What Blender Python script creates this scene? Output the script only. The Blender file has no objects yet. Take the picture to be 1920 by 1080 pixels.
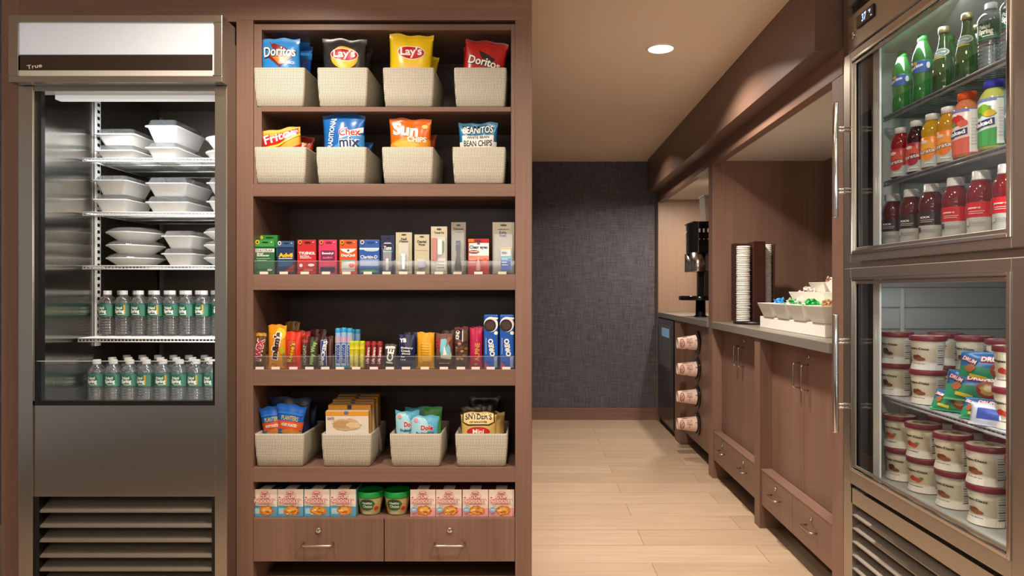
import bpy, bmesh, math, random
from mathutils import Matrix, Vector
random.seed(7)
scene = bpy.context.scene
COL = scene.collection
PI = math.pi

# ------------------------------------------------------------------ camera
FPX = 1300.0                       # focal length in pixels of the 1920 px frame
VX, VY, CZ = 999.0, 543.0, 1.15    # vanishing point of the room's depth lines, eye height
cam_d = bpy.data.cameras.new('camera')
cam_d.sensor_width = 36.0
cam_d.lens = 36.0 * FPX / 1920.0
cam_d.shift_x = -(VX - 960.0) / 1920.0
cam_d.shift_y = (VY - 540.0) / 1920.0
cam_d.clip_start = 0.02
cam = bpy.data.objects.new('camera', cam_d)
cam.location = (0, 0, CZ)
cam.rotation_euler = (PI / 2, 0, 0)
COL.objects.link(cam)
scene.camera = cam

# ------------------------------------------------------------------ world, exposure
world = bpy.data.worlds.new('world'); scene.world = world
world.use_nodes = True
wb = world.node_tree.nodes['Background']
wb.inputs['Color'].default_value = (1.0, 0.90, 0.82, 1)
wb.inputs['Strength'].default_value = 0.33
scene.view_settings.view_transform = 'Standard'
scene.view_settings.look = 'None'
scene.view_settings.exposure = 0.0
scene.view_settings.gamma = 1.0
scene.view_settings.use_curve_mapping = False
try:
    scene.cycles.max_bounces = 12
    scene.cycles.transparent_max_bounces = 24
    scene.cycles.transmission_bounces = 12
    scene.cycles.caustics_reflective = False
    scene.cycles.caustics_refractive = False
    scene.cycles.sample_clamp_indirect = 4.0
    scene.cycles.use_denoising = True
except Exception:
    pass

def at(px, py, Y):
    return Vector(((px - VX) * Y / FPX, Y, CZ - (py - VY) * Y / FPX))
def ax(px, Y): return (px - VX) * Y / FPX
def az(py, Y): return CZ - (py - VY) * Y / FPX

# ------------------------------------------------------------------ lamps of the room and an added fill
WARM = (1.0, 0.87, 0.73)
def area(name, loc, size, power, color=WARM, rot=(0, 0, 0), sy=None, spread=None, shape='DISK'):
    l = bpy.data.lights.new(name, 'AREA'); l.energy = power; l.color = color
    l.shape = shape; l.size = size
    if sy: l.size_y = sy
    if spread: l.spread = spread
    o = bpy.data.objects.new(name, l); o.location = loc; o.rotation_euler = rot
    COL.objects.link(o); return o
CEIL = 2.2817
for n_, (lx, ly, pw) in enumerate([(0.60, 3.25, 31), (0.60, 1.25, 20), (-0.85, 1.72, 17), (-0.10, 1.40, 6), (0.60, 5.2, 9), (-0.2, -0.8, 10)]):
    area('downlight_lamp', (lx, ly, CEIL - 0.012), 0.13, pw, WARM, spread=math.radians(142 if n_ in (0, 1, 4) else 150))

# soft fill added behind the camera, aimed up; no lamp stands there
area('added_fill_light', (-0.3, -0.9, 1.5), 2.2, 44, (1.0, 0.9, 0.78), rot=(math.radians(160), 0, 0), sy=1.0, shape='RECTANGLE')

# ------------------------------------------------------------------ materials
def lin(h):
    if isinstance(h, str):
        h = h.lstrip('#'); c = [int(h[i:i + 2], 16) / 255 for i in (0, 2, 4)]
        return tuple((x / 12.92) if x <= 0.04045 else ((x + 0.055) / 1.055) ** 2.4 for x in c) + (1,)
    return tuple(h)[:3] + (1,)
_M = {}
def new_mat(name):
    m = bpy.data.materials.new(name); m.use_nodes = True
    return m, m.node_tree, m.node_tree.nodes['Principled BSDF']
def mat(color, rough=0.45, metal=0.0, name=None, spec=0.5, coat=0.0, emis=0.0, bump=0.0, bscale=60.0, noise=0.06):
    """plain procedural surface: flat pigment with a faint noise in tone and an optional fine bump"""
    key = (color, rough, metal, spec, coat, emis, bump, bscale, noise)
    if key in _M: return _M[key]
    m, t, b = new_mat(name or 'surface_' + (color if isinstance(color, str) else 'rgb').strip('#'))
    c = lin(color)
    n = t.nodes.new('ShaderNodeTexNoise'); n.inputs['Scale'].default_value = bscale; n.inputs['Detail'].default_value = 2
    co = t.nodes.new('ShaderNodeTexCoord'); t.links.new(co.outputs['Object'], n.inputs['Vector'])
    mx = t.nodes.new('ShaderNodeMix'); mx.data_type = 'RGBA'
    t.links.new(n.outputs['Fac'], mx.inputs[0])
    mx.inputs[6].default_value = tuple(x * (1 - noise) for x in c[:3]) + (1,)
    mx.inputs[7].default_value = tuple(min(1, x * (1 + noise)) for x in c[:3]) + (1,)
    t.links.new(mx.outputs[2], b.inputs['Base Color'])
    b.inputs['Roughness'].default_value = rough; b.inputs['Metallic'].default_value = metal
    b.inputs['Specular IOR Level'].default_value = spec; b.inputs['Coat Weight'].default_value = coat
    if emis:
        b.inputs['Emission Color'].default_value = c; b.inputs['Emission Strength'].default_value = emis
    if bump:
        bp = t.nodes.new('ShaderNodeBump'); bp.inputs['Strength'].default_value = bump; bp.inputs['Distance'].default_value = 0.002
        t.links.new(n.outputs['Fac'], bp.inputs['Height']); t.links.new(bp.outputs[0], b.inputs['Normal'])
    _M[key] = m
    return m
def foil(c): return mat(c, rough=0.27, spec=0.6, bump=0.25, bscale=38)       # printed film
def ink(c): return mat(c, rough=0.34, noise=0.02)
def paper(c): return mat(c, rough=0.55)
def plastic(c): return mat(c, rough=0.3, spec=0.5)

def wood(name, axis, c1='#907162', c2='#74594c'):
    m, t, b = new_mat(name)
    co = t.nodes.new('ShaderNodeTexCoord'); mp = t.nodes.new('ShaderNodeMapping')
    s = [110, 110, 110]; s['xyz'.index(axis)] = 2.2
    mp.inputs['Scale'].default_value = s
    n = t.nodes.new('ShaderNodeTexNoise'); n.inputs['Scale'].default_value = 1.0; n.inputs['Detail'].default_value = 3; n.inputs['Roughness'].default_value = 0.65
    s2 = [7, 7, 7]; s2['xyz'.index(axis)] = 0.5
    mp2 = t.nodes.new('ShaderNodeMapping'); mp2.inputs['Scale'].default_value = s2
    n2 = t.nodes.new('ShaderNodeTexNoise'); n2.inputs['Scale'].default_value = 1.0
    add = t.nodes.new('ShaderNodeMath'); add.operation = 'MULTIPLY_ADD'; add.inputs[1].default_value = 0.6
    r = t.nodes.new('ShaderNodeValToRGB')
    r.color_ramp.elements[0].position = 0.45; r.color_ramp.elements[0].color = lin(c2)
    r.color_ramp.elements[1].position = 0.98; r.color_ramp.elements[1].color = lin(c1)
    L = t.links.new
    L(co.outputs['Object'], mp.inputs[0]); L(co.outputs['Object'], mp2.inputs[0]); L(mp.outputs[0], n.inputs['Vector']); L(mp2.outputs[0], n2.inputs['Vector'])
    L(n.outputs['Fac'], add.inputs[0])
    mul = t.nodes.new('ShaderNodeMath'); mul.operation = 'MULTIPLY'; mul.inputs[1].default_value = 0.8
    L(n2.outputs['Fac'], mul.inputs[0]); L(mul.outputs[0], add.inputs[2]); L(add.outputs[0], r.inputs[0]); L(r.outputs[0], b.inputs['Base Color'])
    b.inputs['Roughness'].default_value = 0.42; b.inputs['Specular IOR Level'].default_value = 0.35
    bp = t.nodes.new('ShaderNodeBump'); bp.inputs['Strength'].default_value = 0.12; bp.inputs['Distance'].default_value = 0.001
    L(n.outputs['Fac'], bp.inputs['Height']); L(bp.outputs[0], b.inputs['Normal'])
    return m
WV = wood('taupe_wood_upright_grain', 'z')
WH = wood('taupe_wood_level_grain', 'x')
WY = wood('taupe_wood_long_grain', 'y')
WD = wood('dark_inner_laminate', 'z', '#50423a', '#3e322c')

def steel(name, axis, rough=0.27, c='#b4aea6', strength=0.02, aniso=0.0):
    m, t, b = new_mat(name)
    co = t.nodes.new('ShaderNodeTexCoord'); mp = t.nodes.new('ShaderNodeMapping')
    s = [1500, 1500, 1500]; s['xyz'.index(axis)] = 12
    mp.inputs['Scale'].default_value = s
    n = t.nodes.new('ShaderNodeTexNoise'); n.inputs['Scale'].default_value = 1.0; n.inputs['Detail'].default_value = 1
    t.links.new(co.outputs['Object'], mp.inputs[0]); t.links.new(mp.outputs[0], n.inputs['Vector'])
    mr = t.nodes.new('ShaderNodeMapRange'); mr.inputs[3].default_value = rough * 0.98; mr.inputs[4].default_value = rough * 1.02
    t.links.new(n.outputs['Fac'], mr.inputs[0]); t.links.new(mr.outputs[0], b.inputs['Roughness'])
    if strength > .1:
        bp = t.nodes.new('ShaderNodeBump'); bp.inputs['Strength'].default_value = strength; bp.inputs['Distance'].default_value = 0.0006
        t.links.new(n.outputs['Fac'], bp.inputs['Height']); t.links.new(bp.outputs[0], b.inputs['Normal'])
    b.inputs['Base Color'].default_value = lin(c); b.inputs['Metallic'].default_value = 1.0
    return m
STEEL_H = steel('brushed_stainless_level', 'x')
STEEL_V = steel('brushed_stainless_upright', 'z')
STEEL_Y = steel('brushed_stainless_long', 'y', rough=0.36, c='#bcb6ad')
STEEL_W = steel('satin_stainless_door', 'z', rough=0.36, c='#b8b2a9')
STEEL_MIR = steel('polished_stainless_liner', 'z', rough=0.12, c='#b8b6b0', strength=0.3)
CHROME = mat('#d8d6d2', rough=0.12, metal=1.0, name='chrome', noise=0.01)
NICKEL = mat('#d2ccc2', rough=0.22, metal=1.0, name='satin_nickel', noise=0.02)
BLACK = mat('#0c0b0b', rough=0.4, name='black_plastic')
BLACKG = mat('#0a0a0b', rough=0.12, name='gloss_black', coat=0.4)
LINER = mat('#dfe4e2', rough=0.4, name='white_liner')
WIREW = mat('#f1f1ee', rough=0.35, name='white_coated_wire')
WIREG = mat('#8d8a88', rough=0.3, metal=0.6, name='grey_wire')
WHITE = mat('#f3f1ec', rough=0.35, name='white_gloss')
FOAM = mat('#f2efe8', rough=0.6, name='white_foam')

def clear(name, tint=(1, 1, 1), gloss=0.08, rough=0.03, haze=0.0, refr=0.0, ior=1.45, edge=0.35):
    """thin clear plastic or glass: transparency with a fresnel-like reflection"""
    m = bpy.data.materials.new(name); m.use_nodes = True; t = m.node_tree; t.nodes.clear()
    out = t.nodes.new('ShaderNodeOutputMaterial'); tr = t.nodes.new('ShaderNodeBsdfTransparent'); tr.inputs[0].default_value = tuple(tint) + (1,)
    gl = t.nodes.new('ShaderNodeBsdfGlossy'); gl.inputs['Roughness'].default_value = rough
    lw = t.nodes.new('ShaderNodeLayerWeight'); lw.inputs['Blend'].default_value = edge
    mr = t.nodes.new('ShaderNodeMapRange'); mr.inputs[3].default_value = gloss; mr.inputs[4].default_value = 0.9
    pw = t.nodes.new('ShaderNodeMath'); pw.operation = 'POWER'; pw.inputs[1].default_value = 2.0
    L = t.links.new
    L(lw.outputs['Facing'], pw.inputs[0]); L(pw.outputs[0], mr.inputs[0])
    base = tr.outputs[0]
    if refr:
        g = t.nodes.new('ShaderNodeBsdfGlass'); g.inputs['IOR'].default_value = ior; g.inputs['Roughness'].default_value = 0.0; g.inputs[0].default_value = tuple(tint) + (1,)
        mx0 = t.nodes.new('ShaderNodeMixShader'); mx0.inputs[0].default_value = refr
        L(base, mx0.inputs[1]); L(g.outputs[0], mx0.inputs[2]); base = mx0.outputs[0]
    if haze:
        d = t.nodes.new('ShaderNodeBsdfDiffuse'); d.inputs[0].default_value = tuple(min(1, x + .1) for x in tint) + (1,)
        mx1 = t.nodes.new('ShaderNodeMixShader'); mx1.inputs[0].default_value = haze
        L(base, mx1.inputs[1]); L(d.outputs[0], mx1.inputs[2]); base = mx1.outputs[0]
    mx = t.nodes.new('ShaderNodeMixShader'); L(mr.outputs[0], mx.inputs[0]); L(base, mx.inputs[1]); L(gl.outputs[0], mx.inputs[2])
    L(mx.outputs[0], out.inputs[0])
    return m
GLASS = clear('fridge_glass', (0.97, 0.98, 0.98), gloss=0.03, rough=0.0, edge=0.25)
GLASS_DK = clear('door_glass', (0.93, 0.94, 0.94), gloss=0.035, rough=0.0, edge=0.2)
LIDPET = clear('clear_lid_plastic', (0.95, 0.97, 0.98), gloss=0.12, rough=0.12, haze=0.09)
ACRYL = clear('clear_acrylic', (0.95, 0.96, 0.97), gloss=0.03, rough=0.05, haze=0.015)
PETW = clear('water_bottle_plastic', (0.95, 0.98, 1.0), gloss=0.13, rough=0.07, refr=0.45, ior=1.33, haze=0.05, edge=0.5)
GREENW = clear('green_soda', (0.02, 0.52, 0.07), gloss=0.08, rough=0.05, refr=0.3, haze=0.22, ior=1.33)
GREENG = clear('green_glass_bottle', (0.10, 0.38, 0.06), gloss=0.10, rough=0.03, refr=0.35, haze=0.12, ior=1.45)

def juice(c):
    m = bpy.data.materials.get('juice_' + c)
    if m: return m
    m, t, b = new_mat('juice_' + c)
    b.inputs['Base Color'].default_value = lin(c); b.inputs['Roughness'].default_value = 0.12
    b.inputs['Transmission Weight'].default_value = 0.25; b.inputs['IOR'].default_value = 1.35
    b.inputs['Coat Weight'].default_value = 0.6; b.inputs['Coat Roughness'].default_value = 0.04
    return m

def weave_mat():
    m, t, b = new_mat('woven_basket_cloth'); L = t.links.new
    co = t.nodes.new('ShaderNodeTexCoord'); sp = t.nodes.new('ShaderNodeSeparateXYZ'); L(co.outputs['Object'], sp.inputs[0])
    def M(op, a, bb=None):
        n = t.nodes.new('ShaderNodeMath'); n.operation = op
        for i, v in enumerate((a, bb)):
            if v is None: continue
            if isinstance(v, (int, float)): n.inputs[i].default_value = v
            else: L(v, n.inputs[i])
        return n.outputs[0]
    k = 2 * PI / 0.0075
    u = M('ADD', sp.outputs[0], sp.outputs[1]); v = sp.outputs[2]
    a = M('SINE', M('MULTIPLY', M('ADD', u, v), k * 0.75)); c = M('SINE', M('MULTIPLY', M('SUBTRACT', u, v), k * 0.75))
    h = M('MULTIPLY', a, c)
    h2 = M('ADD', M('MULTIPLY', h, 0.5), 0.5)
    r = t.nodes.new('ShaderNodeValToRGB'); e = r.color_ramp.elements
    e[0].position = 0.08; e[0].color = lin('#6b6250'); e[1].position = 0.55; e[1].color = lin('#d9d4c4')
    L(h2, r.inputs[0]); L(r.outputs[0], b.inputs['Base Color'])
    bp = t.nodes.new('ShaderNodeBump'); bp.inputs['Strength'].default_value = 0.5; bp.inputs['Distance'].default_value = 0.002
    L(h2, bp.inputs['Height']); L(bp.outputs[0], b.inputs['Normal'])
    b.inputs['Roughness'].default_value = 0.45; b.inputs['Specular IOR Level'].default_value = 0.6
    return m
WEAVE = weave_mat()

def wallpaper():
    m, t, b = new_mat('dark_linen_wallpaper'); L = t.links.new
    co = t.nodes.new('ShaderNodeTexCoord')
    outs = []
    for s in ((9, 9, 260), (260, 260, 9)):
        mp = t.nodes.new('ShaderNodeMapping'); mp.inputs['Scale'].default_value = s
        n = t.nodes.new('ShaderNodeTexNoise'); n.inputs['Scale'].default_value = 1; n.inputs['Detail'].default_value = 3
        L(co.outputs['Object'], mp.inputs[0]); L(mp.outputs[0], n.inputs['Vector']); outs.append(n.outputs['Fac'])
    a = t.nodes.new('ShaderNodeMath'); a.operation = 'ADD'; L(outs[0], a.inputs[0]); L(outs[1], a.inputs[1])
    r = t.nodes.new('ShaderNodeValToRGB'); e = r.color_ramp.elements
    e[0].position = 0.72; e[0].color = lin('#454249'); e[1].position = 1.25 if False else 1.0; e[1].color = lin('#6e6a72')
    mr = t.nodes.new('ShaderNodeMapRange'); mr.inputs[1].default_value = 0.6; mr.inputs[2].default_value = 1.4
    L(a.outputs[0], mr.inputs[0]); e[0].position = 0.25; e[1].position = 0.8
    L(mr.outputs[0], r.inputs[0]); L(r.outputs[0], b.inputs['Base Color'])
    bp = t.nodes.new('ShaderNodeBump'); bp.inputs['Strength'].default_value = 0.4; bp.inputs['Distance'].default_value = 0.002
    L(mr.outputs[0], bp.inputs['Height']); L(bp.outputs[0], b.inputs['Normal'])
    b.inputs['Roughness'].default_value = 0.75
    return m
PAPERDK = wallpaper()

def floor_mat():
    m, t, b = new_mat('pale_oak_planks'); L = t.links.new
    co = t.nodes.new('ShaderNodeTexCoord')
    br = t.nodes.new('ShaderNodeTexBrick'); br.offset = 0.37; br.offset_frequency = 2; br.squash = 1.0
    br.inputs['Color1'].default_value = lin('#cbb299'); br.inputs['Color2'].default_value = lin('#bda489')
    br.inputs['Mortar'].default_value = lin('#8d735b')
    br.inputs['Scale'].default_value = 1.0; br.inputs['Mortar Size'].default_value = 0.0016; br.inputs['Mortar Smooth'].default_value = 0.3
    br.inputs['Brick Width'].default_value = 1.35; br.inputs['Row Height'].default_value = 0.203; br.inputs['Bias'].default_value = 0.0
    mp = t.nodes.new('ShaderNodeMapping'); mp.inputs['Location'].default_value = (0.35, 0.13, 0)
    L(co.outputs['Object'], mp.inputs[0]); L(mp.outputs[0], br.inputs['Vector'])
    m2 = t.nodes.new('ShaderNodeMapping'); m2.inputs['Scale'].default_value = (1.6, 26, 1)
    n = t.nodes.new('ShaderNodeTexNoise'); n.inputs['Scale'].default_value = 1.5; n.inputs['Detail'].default_value = 5; n.inputs['Roughness'].default_value = 0.6
    L(co.outputs['Object'], m2.inputs[0]); L(m2.outputs[0], n.inputs['Vector'])
    mr = t.nodes.new('ShaderNodeMapRange'); mr.inputs[1].default_value = 0.3; mr.inputs[2].default_value = 0.7; mr.inputs[3].default_value = 0.86; mr.inputs[4].default_value = 1.07
    L(n.outputs['Fac'], mr.inputs[0])
    mx = t.nodes.new('ShaderNodeMix'); mx.data_type = 'RGBA'; mx.blend_type = 'MULTIPLY'; mx.inputs[0].default_value = 1.0
    L(br.outputs['Color'], mx.inputs[6]); L(mr.outputs[0], mx.inputs[7]); L(mx.outputs[2], b.inputs['Base Color'])
    b.inputs['Roughness'].default_value = 0.42
    return m
FLOORM = floor_mat()
CEILM = mat('#f8e4cc', rough=0.8, name='tan_painted_ceiling', bump=0.05, noise=0.015, bscale=3)
NICHEC = mat('#d6cfc4', rough=0.8, name='pale_niche_ceiling', noise=0.01)

# ------------------------------------------------------------------ mesh building
class MB:
    def __init__(s): s.v = []; s.f = []; s.m = []; s.sm = []; s.mats = []; s.M = Matrix.Identity(4)
    def mi(s, m):
        if m not in s.mats: s.mats.append(m)
        return s.mats.index(m)
    def add(s, vs, fs, m, smooth=False):
        b = len(s.v); i = s.mi(m)
        s.v += [tuple(s.M @ Vector(p)) for p in vs]
        for f in fs: s.f.append(tuple(b + k for k in f)); s.m.append(i); s.sm.append(smooth)
        return s
    def box(s, x0, x1, y0, y1, z0, z1, m):
        vs = [(x, y, z) for z in (z0, z1) for y in (y0, y1) for x in (x0, x1)]
        return s.add(vs, [(0, 2, 3, 1), (4, 5, 7, 6), (0, 1, 5, 4), (2, 6, 7, 3), (0, 4, 6, 2), (1, 3, 7, 5)], m)
    def frustum(s, b, t, m, z0, z1):
        """b, t = (x0,x1,y0,y1) rectangles at z0 and z1"""
        vs = [(x, y, z0) for y in b[2:] for x in b[:2]] + [(x, y, z1) for y in t[2:] for x in t[:2]]
        return s.add(vs, [(0, 2, 3, 1), (4, 5, 7, 6), (0, 1, 5, 4), (2, 6, 7, 3), (0, 4, 6, 2), (1, 3, 7, 5)], m)
    def lathe(s, prof, m, c=(0, 0, 0), n=24, axis='z', smooth=True, sx=1.0, sy=1.0, caps=True):
        vs = []; fs = []
        for r, z in prof:
            for k in range(n):
                a = 2 * PI * k / n; p = (r * math.cos(a) * sx, r * math.sin(a) * sy, z)
                if axis == 'x': p = (z, p[0], p[1])
                if axis == 'y': p = (p[0], z, p[1])
                vs.append((p[0] + c[0], p[1] + c[1], p[2] + c[2]))
        for j in range(len(prof) - 1):
            for k in range(n):
                a, b2 = j * n + k, j * n + (k + 1) % n
                fs.append((a, b2, b2 + n, a + n))
        s.add(vs, fs, m, smooth)
        if caps:
            b = len(s.v) - len(vs)
            if prof[0][0] > 1e-4: s.f.append(tuple(b + k for k in range(n))[::-1]); s.m.append(s.mi(m)); s.sm.append(False)
            if prof[-1][0] > 1e-4: s.f.append(tuple(b + (len(prof) - 1) * n + k for k in range(n))); s.m.append(s.mi(m)); s.sm.append(False)
        return s
    def tube(s, pts, r, m, n=8):
        pts = [Vector(p) for p in pts]; vs = []; fs = []
        up = None
        for i, p in enumerate(pts):
            d = (pts[min(i + 1, len(pts) - 1)] - pts[max(i - 1, 0)]).normalized()
            if up is None:
                up = Vector((0, 0, 1)) if abs(d.z) < 0.9 else Vector((1, 0, 0))
            a = d.cross(up).normalized(); up = a.cross(d).normalized()
            for k in range(n):
                t = 2 * PI * k / n; vs.append(tuple(p + a * (r * math.cos(t)) + up * (r * math.sin(t))))
        for j in range(len(pts) - 1):
            for k in range(n):
                q, w = j * n + k, j * n + (k + 1) % n
                fs.append((q, w, w + n, q + n))
        fs.append(tuple(range(n))[::-1]); fs.append(tuple((len(pts) - 1) * n + k for k in range(n)))
        return s.add(vs, fs, m, True)
    def prism(s, pts, axis, d0, d1, m):
        """2D outline extruded along an axis"""
        def P(p, d):
            return {'x': (d, p[0], p[1]), 'y': (p[0], d, p[1]), 'z': (p[0], p[1], d)}[axis]
        n = len(pts); vs = [P(p, d0) for p in pts] + [P(p, d1) for p in pts]
        fs = [tuple(range(n)), tuple(range(n, 2 * n))[::-1]] + [(k, k + n, (k + 1) % n + n, (k + 1) % n) for k in range(n)]
        return s.add(vs, fs, m)
    def build(s, name, parent=None, bevel=0.0, loc=None, rz=0.0, world=False, recalc=True):
        vs = s.v
        if world and parent is not None:
            r = parent
            while r.parent is not None: r = r.parent
            L = r.location; vs = [(p[0] - L.x, p[1] - L.y, p[2] - L.z) for p in vs]
        me = bpy.data.meshes.new(name); me.from_pydata(vs, [], s.f)
        for m in s.mats: me.materials.append(m)
        for p, i, sm in zip(me.polygons, s.m, s.sm): p.material_index = i; p.use_smooth = sm
        if recalc:
            bm = bmesh.new(); bm.from_mesh(me); bmesh.ops.recalc_face_normals(bm, faces=bm.faces); bm.to_mesh(me); bm.free()
        o = bpy.data.objects.new(name, me); COL.objects.link(o)
        if parent is not None: o.parent = parent
        if loc is not None: o.location = loc
        o.rotation_euler[2] = rz
        if bevel:
            bv = o.modifiers.new('bevel', 'BEVEL'); bv.width = bevel; bv.segments = 2; bv.limit_method = 'ANGLE'; bv.angle_limit = math.radians(50)
        return o

def tag(o, label=None, cat=None, group=None, kind=None):
    if label: o['label'] = label
    if cat: o['category'] = cat
    if group: o['group'] = group
    if kind: o['kind'] = kind
    return o
def thing(name, label, cat, loc=(0, 0, 0), rz=0.0, group=None):
    o = bpy.data.objects.new(name, None); COL.objects.link(o); o.empty_display_size = 0.05
    o.location = loc; o.rotation_euler[2] = rz
    return tag(o, label, cat, group)
def struct(o, label=None):
    o['kind'] = 'structure'
    if label: o['label'] = label
    return o
def kids(o): return [c for c in COL.objects if c.parent is o]
def dup(root, loc, rz=None, label=None, group=None):
    def cp(o, par):
        c = o.copy(); COL.objects.link(c); c.parent = par
        for k in KIDS.get(o.name, []): cp(k, c)
        return c
    c = cp(root, None); c.location = loc
    if rz is not None: c.rotation_euler[2] = rz
    if label: c['label'] = label
    if group: c['group'] = group
    return c
KIDS = {}
def index_kids(root):
    """remember a finished thing's parts so dup() can copy them"""
    def rec(o):
        ks = [c for c in COL.objects if c.parent is o]; KIDS[o.name] = ks
        for k in ks: rec(k)
    rec(root); return root
ORD = 'first second third fourth fifth sixth seventh eighth ninth tenth eleventh twelfth'.split()

# ------------------------------------------------------------------ printing on products
_T = {}
def text2d(s, bold=0.0, spacing=1.0):
    k = (s, bold, spacing)
    if k in _T: return _T[k]
    cu = bpy.data.curves.new('lettering', 'FONT'); cu.body = s; cu.resolution_u = 3; cu.offset = bold; cu.space_character = spacing
    cu.align_x = 'CENTER'; cu.space_line = 0.85
    o = bpy.data.objects.new('lettering', cu); COL.objects.link(o)
    dg = bpy.context.evaluated_depsgraph_get()
    me = bpy.data.meshes.new_from_object(o.evaluated_get(dg))
    vs = [(v.co.x, v.co.y) for v in me.vertices]; fs = [tuple(p.vertices) for p in me.polygons]
    bpy.data.objects.remove(o); bpy.data.curves.remove(cu); bpy.data.meshes.remove(me)
    x0 = min(v[0] for v in vs); x1 = max(v[0] for v in vs); y0 = min(v[1] for v in vs); y1 = max(v[1] for v in vs)
    vs = [((x - (x0 + x1) / 2) / (x1 - x0), (y - (y0 + y1) / 2) / (y1 - y0)) for x, y in vs]
    _T[k] = (vs, fs); return _T[k]

def shape2d(p):
    """one print -> (verts in fractions of its own box, faces)"""
    k = p[0]
    if k == 't': return text2d(p[1], p[8] if len(p) > 8 else 0.03)
    if k == 'r': return [(-.5, -.5), (.5, -.5), (.5, .5), (-.5, .5)], [(0, 1, 2, 3)]
    if k == 'e':
        n = 28; return [(.5 * math.cos(2 * PI * i / n), .5 * math.sin(2 * PI * i / n)) for i in range(n)], [tuple(range(n))]
    if k == 'b':      # a ragged blob (pictures of food)
        n = 22; rr = random.Random(int(p[1] * 10))
        return [((.36 + .14 * rr.random()) * math.cos(2 * PI * i / n), (.36 + .14 * rr.random()) * math.sin(2 * PI * i / n)) for i in range(n)], [tuple(range(n))]
def prints(parent, items, W, H, mapf, gx=None, gz=None, name='printed_label', eps0=0.0005, z0=0.0):
    """items: ('t', text, cx, cz, w, h, material, rot_deg, bold) / ('r'|'e'|'b', seed, cx, cz, w, h, material, rot_deg, shear) / ('p', pts, material)
    in fractions of the face (x -0.5..0.5, z 0..1); mapf(x, z, eps) -> point"""
    allv = []; allf = []; mi = []; mats = []
    for li, p in enumerate(items):
        if p[0] == 'p':
            vs = [(x * W, z * H) for x, z in p[1]]; fs = [tuple(range(len(vs)))]; m = p[2]
        else:
            v2, fs = shape2d(p); cx, cz, w, h, m = p[2:7]; rot = math.radians(p[7]) if len(p) > 7 else 0
            c, s_ = math.cos(rot), math.sin(rot); vs = []
            for x, y in v2:
                X = x * w * W; Y = y * h * H
                if p[0] == 't' and abs(abs(rot) - PI / 2) < 0.6:      # turned lettering: w, h stay the box it fills before turning, in metres of its own axes
                    X = x * w * H; Y = y * h * W
                vs.append((cx * W + X * c - Y * s_, cz * H + X * s_ + Y * c))
        if m not in mats: mats.append(m)
        eps = eps0 * (1 + li * 0.55)
        bm = bmesh.new(); bv = [bm.verts.new((x, 0, z)) for x, z in vs]
        for f in fs:
            try: bm.faces.new([bv[i] for i in f])
            except ValueError: pass
        if gx:
            xs = [v[0] for v in vs]; zs = [v[1] for v in vs]
            k = math.ceil(min(xs) / gx)
            while k * gx < max(xs):
                g = list(bm.verts) + list(bm.edges) + list(bm.faces)
                bmesh.ops.bisect_plane(bm, geom=g, dist=1e-6, plane_co=(k * gx, 0, 0), plane_no=(1, 0, 0)); k += 1
            k = math.ceil(min(zs) / gz)
            while k * gz < max(zs):
                g = list(bm.verts) + list(bm.edges) + list(bm.faces)
                bmesh.ops.bisect_plane(bm, geom=g, dist=1e-6, plane_co=(0, 0, k * gz), plane_no=(0, 0, 1)); k += 1
        b = len(allv); bm.verts.index_update()
        for v in bm.verts: allv.append(tuple(mapf(v.co.x, v.co.z + z0, eps)))
        for f in bm.faces: allf.append(tuple(b + v.index for v in f.verts)); mi.append(mats.index(m))
        bm.free()
    me = bpy.data.meshes.new(name); me.from_pydata(allv, [], allf)
    for m in mats: me.materials.append(m)
    for q, i in zip(me.polygons, mi): q.material_index = i
    o = bpy.data.objects.new(name, me); COL.objects.link(o); o.parent = parent
    return o
def flat_map(y): return lambda x, z, e: (x, y - e, z)

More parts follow.
